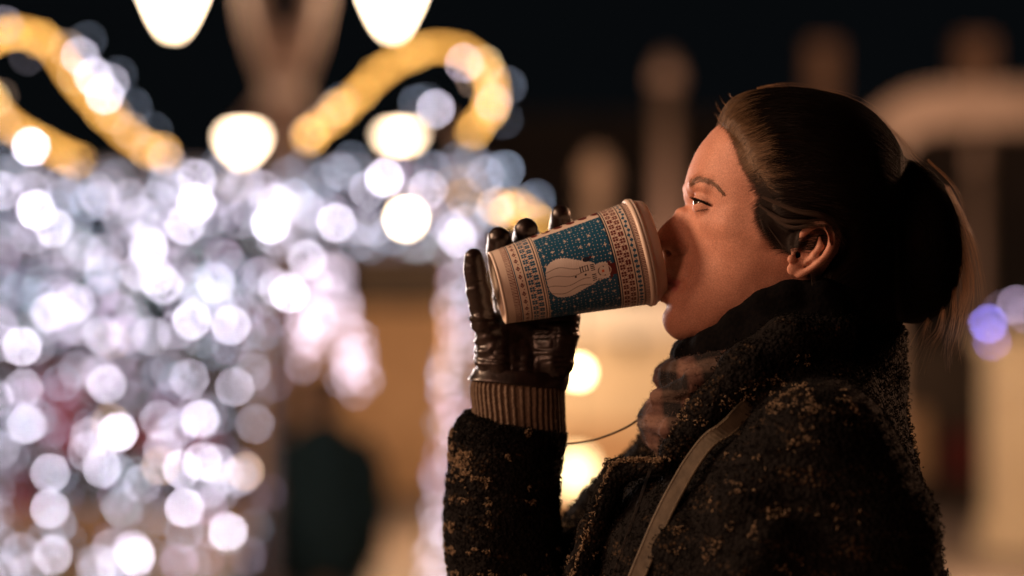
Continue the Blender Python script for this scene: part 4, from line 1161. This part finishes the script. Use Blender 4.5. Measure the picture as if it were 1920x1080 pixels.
# ================================================================== COAT, SCARF, STRAP
def tweed_mat(name, fleck=(.30,.19,.095), base=(.010,.009,.009), amount=.5):
    m = mat(name, base, .95); t = m.node_tree; b = t.nodes['Principled BSDF']
    b.inputs['Specular IOR Level'].default_value = .15
    tc = t.nodes.new('ShaderNodeTexCoord')
    vo = t.nodes.new('ShaderNodeTexVoronoi'); vo.inputs['Scale'].default_value = 330
    n = t.nodes.new('ShaderNodeTexNoise'); n.inputs['Scale'].default_value = 26; n.inputs['Detail'].default_value = 5; n.inputs['Roughness'].default_value = .7
    mp = t.nodes.new('ShaderNodeMapping'); mp.inputs['Scale'].default_value = (1, 1, 2.6)
    t.links.new(tc.outputs['Object'], mp.inputs[0]); t.links.new(mp.outputs[0], n.inputs['Vector']); t.links.new(tc.outputs['Object'], vo.inputs['Vector'])
    r = t.nodes.new('ShaderNodeValToRGB'); r.color_ramp.elements[0].position = .52; r.color_ramp.elements[1].position = .60
    t.links.new(n.outputs[0], r.inputs[0])
    r2 = t.nodes.new('ShaderNodeValToRGB'); r2.color_ramp.elements[0].position = .30; r2.color_ramp.elements[1].position = .55
    r2.color_ramp.elements[0].color = (1,1,1,1); r2.color_ramp.elements[1].color = (0,0,0,1)
    t.links.new(vo.outputs['Distance'], r2.inputs[0])
    mu = t.nodes.new('ShaderNodeMath'); mu.operation = 'MULTIPLY'; t.links.new(r.outputs[0], mu.inputs[0]); t.links.new(r2.outputs[0], mu.inputs[1])
    mu2 = t.nodes.new('ShaderNodeMath'); mu2.operation = 'MULTIPLY'; mu2.inputs[1].default_value = amount; t.links.new(mu.outputs[0], mu2.inputs[0])
    mx = t.nodes.new('ShaderNodeMix'); mx.data_type = 'RGBA'; mx.inputs['A'].default_value = (*base,1); mx.inputs['B'].default_value = (*fleck,1)
    t.links.new(mu2.outputs[0], mx.inputs['Factor']); t.links.new(mx.outputs['Result'], b.inputs['Base Color'])
    bp = t.nodes.new('ShaderNodeBump'); bp.inputs['Strength'].default_value = .9; bp.inputs['Distance'].default_value = .002
    t.links.new(vo.outputs['Distance'], bp.inputs['Height']); bp.invert = True; t.links.new(bp.outputs[0], b.inputs['Normal'])
    return m
M_tweed = tweed_mat('black_gold_tweed', (.22,.14,.07), (.0045,.004,.004), .22)
def cdisp(V, N):
    return .28*fbm(V, .16, 3) + .07*vnoise(V, 2.0) + .05*np.abs(vnoise(V, 4.3))
COATL = [(1420,600,5.5),(1390,650,5.8),(1345,730,6.2),(1290,800,7),(1230,858,8),(1170,880,8),(1140,920,8),(1118,970,8),(1096,1030,8),(1078,1090,9),(1062,1150,9),(1060,1230,9),(1200,1290,10),(1400,1310,12),(1600,1310,12),
  (1760,1290,11),(1800,1200,11),(1785,1120,11),(1762,1060,11),(1742,1010,11),(1733,950,11),(1722,890,10),(1704,830,9),(1694,770,8),(1692,720,7),(1692,670,6.5),(1688,620,6),(1660,585,5.5),(1600,570,5.5),(1540,565,5.5),(1480,568,5.4)]
CINN = [(1560,640,7.6),(1480,650,8.2),(1450,720,9.8),(1560,740,11),(1640,720,8.2),(1400,780,10.5),(1330,840,10.8),(1260,900,10.4),(1500,830,16),(1600,860,16.5),(1420,900,16.5),(1340,960,14.5),(1240,990,13),(1160,1010,10.5),
  (1450,1000,18),(1600,980,18),(1680,960,15),(1560,1100,18.5),(1400,1120,18),(1250,1120,14),(1150,1120,11),(1680,1100,16)]
SGN = 1
CV = Vol((cx(1030), -24, cz(1180)), (cx(1830), 17, cz(545)), .30)
W2, gx, gz = outline_field(CV, COATL, CINN, 1.0)
Y = CV.ax[1].astype(float)[None,:,None]
CV.f = ((Y*Y-W2[:,None,:])/np.sqrt(gx[:,None,:]**2+gz[:,None,:]**2+4*Y*Y+2)).astype(np.float32)
# collar opening for neck and scarf
CV.cap(C(1440,560,0), C(1400,720,0), 6.4, 4.5, .8, 'sub')
CV.ell(C(1330,720,-1), (5.2,7.2,4.6), 1.0, 'sub')
# near upper arm and the folds it makes
CV.chain([C(1540,850,-13), C(1620,1000,-14), C(1640,1200,-14.5)], [5.0,4.8,4.8], 2.5)
CV.chain([C(1470,860,-14), C(1400,960,-15.5), C(1340,1090,-15)], [1.6,1.8,1.4], 2.2)
CV.chain([C(1450,1010,-18), C(1380,1110,-17.5)], [1.2,1.3], 2.0)
# standing collar roll
CV.chain([C(1262,845,-7.5), C(1330,770,-9.2), C(1400,700,-9.4), C(1480,650,-8.6), C(1570,620,-7.4)], [1.1,1.5,1.8,1.8,1.5], 1.2)
# front edge of the lapel
CV.chain([C(1240,872,-8.6), C(1158,882,-6.8), C(1136,935,-6.8), C(1112,1000,-7.0), C(1088,1070,-7.2), C(1070,1150,-7.2)], [.7,.8,.85,.85,.85,.85], .8)
coat = CV.build('coat', M_tweed, woman, 2, cdisp)
coat['label'] = 'black boucle tweed coat with golden brown flecks'
# far shoulder and upper arm, seen behind the lapel
AV = Vol((cx(960), -3, cz(1260)), (cx(1330), 23, cz(760)), .30)
AV.chain([C(1285,905,14), C(1180,985,12.5), C(1010,1170,7.5)], [4.6,4.5,4.6], 2.0)
AV.chain([C(1250,850,9), C(1225,900,9.5)], [2.6,3.2], 2.0)
AV.ell(C(1010,1180,6), (4.6,4.8,4.2), 2.0)
arm = AV.build('upper_sleeve', M_tweed, coat, 2, cdisp)
# raised forearm sleeve
def sdisp(V, N, th, t):
    return .20*fbm(V, .22, 3) + .08*np.abs(vnoise(V*np.array([1,1,1.8]), 1.7)) + .05*np.abs(vnoise(V, 4.5))
sleeve, SV, SN = loft('forearm_sleeve', [(822,900,1050,3.1,2.4,16),(800,890,1056,3.1,2.7,18),(794,878,1058,3.1,2.95,19),(803,862,1058,3.15,3.2,16),(824,848,1057,3.2,3.4,9),(860,843,1054,3.3,3.6,0),(920,840,1050,3.5,3.8,0),(985,837,1053,3.8,4.0,0),(1050,838,1062,4.2,4.2,0),(1120,845,1075,4.6,4.4,0),(1200,860,1090,5,4.4,0)],
    M_tweed, coat, 380, 420, sdisp, dt=18)
# boucle loops: short curled threads all over the cloth
M_thread_d = hair_mat('black_thread', (.0018,.0018,.0018), (.005,.0045,.004), .95)
M_thread_d.node_tree.nodes['Principled BSDF'].inputs['Specular IOR Level'].default_value = .15
M_thread_g = hair_mat('golden_thread', (.14,.10,.06), (.42,.31,.19), .9)
def loops(name, P, N, m, parent, size=.16, rad=.022, seed=1):
    r = np.random.RandomState(seed); n = len(P)
    A = np.cross(N, r.randn(n,3)); A /= np.maximum(np.linalg.norm(A,axis=1,keepdims=True),1e-6)
    k = 7; th = np.linspace(-.2*np.pi, 1.25*np.pi, k); s = size*r.uniform(.5,1.4,(n,1))
    tw = r.randn(n,3)*.25
    pts = np.stack([P + A*(np.cos(t_)*s) + N*((np.sin(t_)*.9+.1)*s) + tw*s*(i/k) for i, t_ in enumerate(th)], 1)
    return curves_obj(name, pts, np.ones((n,k))*rad*r.uniform(.6,1.3,(n,1)), m, parent)
def fleck_value(P):
    """where the gold yarn comes to the surface of the weave"""
    return fbm(P*np.array([1,1,1.6]), .42, 2) + .62*vnoise(P*np.array([1.0,1.0,1.6]), 2.1)
Vc, _ = CV.surf(); Nc = CV.grad(Vc); Vc = Vc + Nc*cdisp(Vc, Nc)[:,None]
vis = (Nc[:,1] < .35); Vc = Vc[vis]; Nc = Nc[vis]
def scatter(Vs, Ns, n, seed, jit, thr=None):
    r = np.random.RandomState(seed)
    if thr is not None:
        k = fleck_value(Vs) > thr; Vs, Ns = Vs[k], Ns[k]
    i = r.randint(0, len(Vs), n); P = Vs[i] + r.randn(n,3)*jit
    return P, Ns[i]
P, N = scatter(Vc, Nc, 16000, 1, .12); loops('black_loops', P, N, M_thread_d, coat, .12, .028, 1)
lit_bias = lambda P: .45*np.exp(-((((P[:,0]-C(1365,750)[0])*.79+(P[:,2]-C(1365,750)[2])*.61)/5.5)**2+(((P[:,2]-C(1365,750)[2])*.79-(P[:,0]-C(1365,750)[0])*.61)/1.9)**2)) + .30*np.exp(-(((P[:,0]-C(1330,770)[0])/4.2)**2+((P[:,2]-C(1330,770)[2])/3.2)**2)) + .30*np.exp(-(((P[:,0]-C(1390,1000)[0])/4)**2+((P[:,2]-C(1390,1000)[2])/4.5)**2)) - .5*np.exp(-(((P[:,0]-C(1175,980)[0])/2.2)**2+((P[:,2]-C(1175,980)[2])/5)**2)) - .5*(P[:,0] > C(1560,0)[0]) - .4*(P[:,2]>C(0,650)[2])  # light put into the yarn: gold thickened on lit collar and chest
kg = fleck_value(Vc)+lit_bias(Vc) > .74
P, N = scatter(Vc[kg], Nc[kg], 3600, 2, .05); loops('golden_loops', P, N, M_thread_g, coat, .085, .022, 2)
Va, _ = AV.surf(); Na = AV.grad(Va); Va = Va + Na*cdisp(Va, Na)[:,None]
P, N = scatter(Va, Na, 4000, 3, .12); loops('black_loops', P, N, M_thread_d, arm, .17, .03, 3)
P, N = scatter(Va, Na, 1200, 4, .08, .5); loops('golden_loops', P, N, M_thread_g, arm, .11, .026, 4)
fv = SV.reshape(-1,3); fn = SN.reshape(-1,3)
P, N = scatter(fv, fn, 7000, 5, .05); loops('black_loops', P, N, M_thread_d, sleeve, .12, .028, 5)
# on the sleeve the gold yarn runs in rows, thickened leftwards to paint in light
def rowval(P):
    a = np.arctan2(P[:,1]-3.4, P[:,0]+.3)*3.6
    return .62*np.maximum(np.sin(P[:,2]*2*np.pi/1.9+1.2*vnoise(P,.3)), .0) + .35*np.maximum(np.sin(a*2*np.pi/1.5), 0) + .75*fbm(P, .6, 3) - .07*(P[:,0]-C(860,0)[0])
kk = rowval(fv) > .62
kk = kk & (vnoise(fv*np.array([1,1,1.6]), 2.3) > -.05)
P, N = scatter(fv[kk], fn[kk], 3800, 6, .04); loops('golden_loops', P, N, M_thread_g, sleeve, .08, .022, 6)
# gold threads along the lapel edge, painting in the light that catches it
r_ = np.random.RandomState(8)
edge = spline_np([C(1240,862,-9.2), C(1190,862,-8.4), C(1150,872,-7.4), C(1130,915,-7.3), C(1110,975,-7.5), C(1086,1040,-7.7), C(1066,1110,-7.9)], 500)
def ray_hit(vol, px, py, y0, y1, n=160, disp=None):
    ys = np.linspace(y0, y1, n); P = np.array([C(px, py, y) for y in ys]); f = vol.sample(P)
    i = int(np.argmax(f < 0)); return P[i] if f[i] < 0 else None
E = []; 
for q in edge:
    px, py = 960+q[0]*24*190/(190+q[1]), HOR-q[2]*24*190/(190+q[1])
    h_ = None; o_ = 0
    while h_ is None and o_ < 30: h_ = ray_hit(CV, px+o_, py+o_*.3, -12, 3); o_ += 2
    if h_ is not None: E.append(h_)
E = np.array(E); i = r_.randint(0, len(E), 900); loops('lapel_lit_edge', E[i]+r_.randn(900,3)*.10+np.array([0,-.12,0]), np.tile([-.5,-.8,.1],(900,1)), M_thread_g, coat, .10, .024, 9)
# ---- zip teeth
M_metal = mat('zip_metal', (.45,.42,.38), .3, metal=1)
zb = MB()
zp = [(1219,880),(1208,910),(1196,945),(1184,980),(1172,1015),(1160,1050),(1148,1085)]
Z = spline_np([list(p)+[0] for p in zp], 60)
for i, q in enumerate(Z):
    h_ = ray_hit(CV, q[0], q[1], -16, 3)
    if h_ is not None:
        w_ = to_world(h_ + np.array([0,-.32,0])); zb.box(tuple(w_), (.0022,.0016,.0012))
zb.build('zip', M_metal, coat)
# ---- strap of her bag
M_strap = noise_mat('olive_brown_leather', (.070,.056,.034), (.115,.092,.058), 120, .62, .5, 8, .0012)
ctr = spline_np([(1530,668,0),(1490,690,0),(1452,718,0),(1412,752,0),(1362,800,0),(1311,862,0),(1272,925,0),(1236,1000,0),(1202,1080,0),(1175,1150,0)], 90)
V=[];F=[]; prev=None
L_=[];
for i, q in enumerate(ctr):
    h_ = ray_hit(CV, q[0], q[1], -21, 3)
    if h_ is None: h_ = L_[-1]
    L_.append(h_)
L_ = np.array(L_)
ix = np.arange(len(L_)); dep = np.polyval(np.polyfit(ix[25:], L_[25:,1], 2), ix); dep[:25] = np.minimum(dep[:25], L_[:25,1]+1)
L_ = np.array([C(q[0], q[1], d_) for q, d_ in zip(ctr, dep)])
for _ in range(40): L_[1:-1] = (L_[:-2]+2*L_[1:-1]+L_[2:])/4
T_ = np.gradient(L_, axis=0); T_ /= np.linalg.norm(T_,axis=1,keepdims=True)
Nn = CV.grad(L_)*.5+np.array([-.15,-1.0,0]); Nn /= np.linalg.norm(Nn,axis=1,keepdims=True); B_ = np.cross(T_, Nn); B_ /= np.linalg.norm(B_,axis=1,keepdims=True); Nn = np.cross(B_, T_); Nn *= np.sign((Nn*CV.grad(L_)).sum(1))[:,None]
prof = [(-.74,.30),(-.72,.44),(-.60,.47),(-.58,.44),(.58,.44),(.60,.47),(.72,.44),(.74,.30)]
for i in range(len(L_)):
    tp_ = min(1, max(0, (i-16)/24.)); tp_ = tp_*tp_*(3-2*tp_)
    for (b_, n_) in prof: V.append(L_[i]+B_[i]*b_*(.88)+Nn[i]*(n_+.60-1.9*(1-tp_)))
m_ = len(prof)
for i in range(len(L_)-1):
    for k in range(m_): F.append((i*m_+k, i*m_+(k+1)%m_, (i+1)*m_+(k+1)%m_, (i+1)*m_+k))
strap = mesh_obj('bag_strap', to_world(np.array(V)), F, M_strap, None, False); setp(strap, 'narrow olive brown leather bag strap crossing the chest of the tweed coat', 'bag strap')
st = MB()
for s_ in (-.54,.54):
    for i in range(38, len(L_)-1):
        for f_ in (0,.5):
            p_ = L_[i]*(1-f_)+L_[i+1]*f_+B_[i]*s_+Nn[i]*1.075
            q_ = p_+T_[i]*.09
            st.tube([to_world(p_), to_world(q_)], .0002, 4)
st.build('stitching', mat('pale_thread', (.30,.24,.15), .8), strap)
# ---- scarf
SC_ = Vol((cx(1170), -11, cz(880)), (cx(1620), 10, cz(590)), .13)
def ring(vol, xc_, yc_, a, b, r, drop, k, flat=1.0, th0=-2.6, th1=2.6, rise=60, n=26):
    pts=[]; rs=[]
    for i in range(n):
        th = th0+(th1-th0)*i/(n-1)
        x = -a*math.cos(th); y = b*math.sin(th)
        pts.append(C(xc_,yc_,0)+np.array([x, y, rise/24*(1-math.cos(th))*.5+drop*math.cos(th)])); rs.append(r*(1-.12*math.sin(th*3)))
    vol.chain(pts, rs, k, flat=flat, fdir=(1,0,0))
ring(SC_, 1432, 668, 6.3, 5.6, 1.0, 0, .25, rise=20)
ring(SC_, 1425, 706, 6.9, 7.2, 1.38, 0, .22, rise=60)
ring(SC_, 1418, 793, 6.9, 7.6, 2.35, 0, .22, rise=70)
SC_.chain([C(1235,745,-4.5), C(1300,720,-8.2), C(1370,690,-9)], [.6,.9,.6], .5)
SC_.chain([C(1225,790,-4), C(1262,800,-7.5), C(1330,790,-9.2)], [.8,.9,.7], .5)
def scdisp(V, N):
    return .20*fbm(V*np.array([.5,.5,2.0]), .5, 3) + .025*vnoise(V, 5)
M_scarf = mat('plaid_wool', (.1,.07,.06), .95); t = M_scarf.node_tree; b = t.nodes['Principled BSDF']
b.inputs['Specular IOR Level'].default_value = .1
tc = t.nodes.new('ShaderNodeTexCoord')
def stripes(axis, sc__, ph, c1, c2, lo, hi):
    sp = t.nodes.new('ShaderNodeSeparateXYZ')
    nz = t.nodes.new('ShaderNodeTexNoise'); nz.inputs['Scale'].default_value = 12
    vm = t.nodes.new('ShaderNodeVectorMath'); vm.operation = 'MULTIPLY_ADD'; vm.inputs[1].default_value = (.03,)*3
    t.links.new(tc.outputs['Object'], nz.inputs['Vector']); t.links.new(nz.outputs['Color'], vm.inputs[0]); t.links.new(tc.outputs['Object'], vm.inputs[2])
    t.links.new(vm.outputs[0], sp.inputs[0])
    m1 = t.nodes.new('ShaderNodeMath'); m1.operation = 'MULTIPLY_ADD'; m1.inputs[1].default_value = sc__; m1.inputs[2].default_value = ph
    t.links.new(sp.outputs[axis], m1.inputs[0])
    m2 = t.nodes.new('ShaderNodeMath'); m2.operation = 'SINE'; t.links.new(m1.outputs[0], m2.inputs[0])
    r = t.nodes.new('ShaderNodeValToRGB'); r.color_ramp.elements[0].position = lo; r.color_ramp.elements[1].position = hi
    r.color_ramp.elements[0].color = (*c1,1); r.color_ramp.elements[1].color = (*c2,1)
    mm = t.nodes.new('ShaderNodeMath'); mm.operation = 'MULTIPLY_ADD'; mm.inputs[1].default_value = .5; mm.inputs[2].default_value = .5
    t.links.new(m2.outputs[0], mm.inputs[0]); t.links.new(mm.outputs[0], r.inputs[0]); return r
s1 = stripes(0, 250, 1.8, (.012,.011,.011), (.16,.085,.066), .50, .85)
s2 = stripes(2, 290, .5, (.014,.012,.012), (.13,.09,.07), .42, .80)
mx = t.nodes.new('ShaderNodeMix'); mx.data_type = 'RGBA'; mx.inputs['Factor'].default_value = .5
t.links.new(s1.outputs[0], mx.inputs['A']); t.links.new(s2.outputs[0], mx.inputs['B']); t.links.new(mx.outputs['Result'], b.inputs['Base Color'])
nz = t.nodes.new('ShaderNodeTexNoise'); nz.inputs['Scale'].default_value = 500; t.links.new(tc.outputs['Object'], nz.inputs['Vector'])
bp = t.nodes.new('ShaderNodeBump'); bp.inputs['Strength'].default_value = .6; bp.inputs['Distance'].default_value = .001
t.links.new(nz.outputs[0], bp.inputs['Height']); t.links.new(bp.outputs[0], b.inputs['Normal'])
scarf = SC_.build('scarf', M_scarf, woman, 2, scdisp); scarf['label'] = 'brown and dusty rose plaid wool scarf wound round the neck'
Vs_, _ = SC_.surf(); Ns_ = SC_.grad(Vs_); Vs_ = Vs_+Ns_*scdisp(Vs_,Ns_)[:,None]
k = (Ns_[:,1] < .4); P, N = scatter(Vs_[k], Ns_[k], 9000, 12, .06)
r_ = np.random.RandomState(3); dd = r_.randn(len(P),3)*.6
pts = np.stack([P-N*.02, P+(N+dd)*.05, P+(N+dd*1.8)*.09], 1)
curves_obj('wool_fuzz', pts, np.ones(pts.shape[:2])*.009, hair_mat('wool_fibre', (.06,.045,.04), (.18,.11,.09), .9), scarf)
JV = Vol((cx(1225), -9.5, cz(700)), (cx(1640), 9, cz(505)), .14)
for sy in (1, -1):
    fl = lambda q: np.array([q[0], q[1]*sy, q[2]])
    JV.chain([fl(C(1292,672,0)), fl(C(1300,668,-2.2)), fl(C(1335,650,-4.2)), fl(C(1385,612,-5.4)), fl(C(1432,578,-6.1)), fl(C(1480,560,-6.6)), fl(C(1540,558,-6.8)), fl(C(1600,570,-5.8))], [1.35,1.35,1.3,1.25,1.2,1.2,1.3,1.4], .7)
    JV.chain([fl(C(1350,690,-4.5)), fl(C(1450,620,-6.6)), fl(C(1560,600,-7))], [1.6,1.6,1.6], 1.0)
JV.ell(C(1470,640,0), (5.2,6.2,3.2), 1.2)
M_roll = noise_mat('black_wool', (.0025,.0025,.003), (.0045,.004,.004), 300, .95, .5, 4, .001, Specular_IOR_Level=.03)
roll = JV.build('roll_neck', M_roll, woman, 2, lambda V, N: .12*fbm(V*np.array([.6,.6,1.6]), .5, 3)+.02*vnoise(V, 6))
# thin cord hanging loose from her far side
cd = MB(); cd.tube([to_world(p) for p in spline_np([C(1215,772,2), C(1180,798,2.5), C(1135,818,3), C(1092,830,3.5), C(1052,834,3.5), C(1030,834,4)], 24)], .0009, 6)
cd.build('loose_cord', mat('dark_cord', (.02,.015,.012), .8), coat, True)
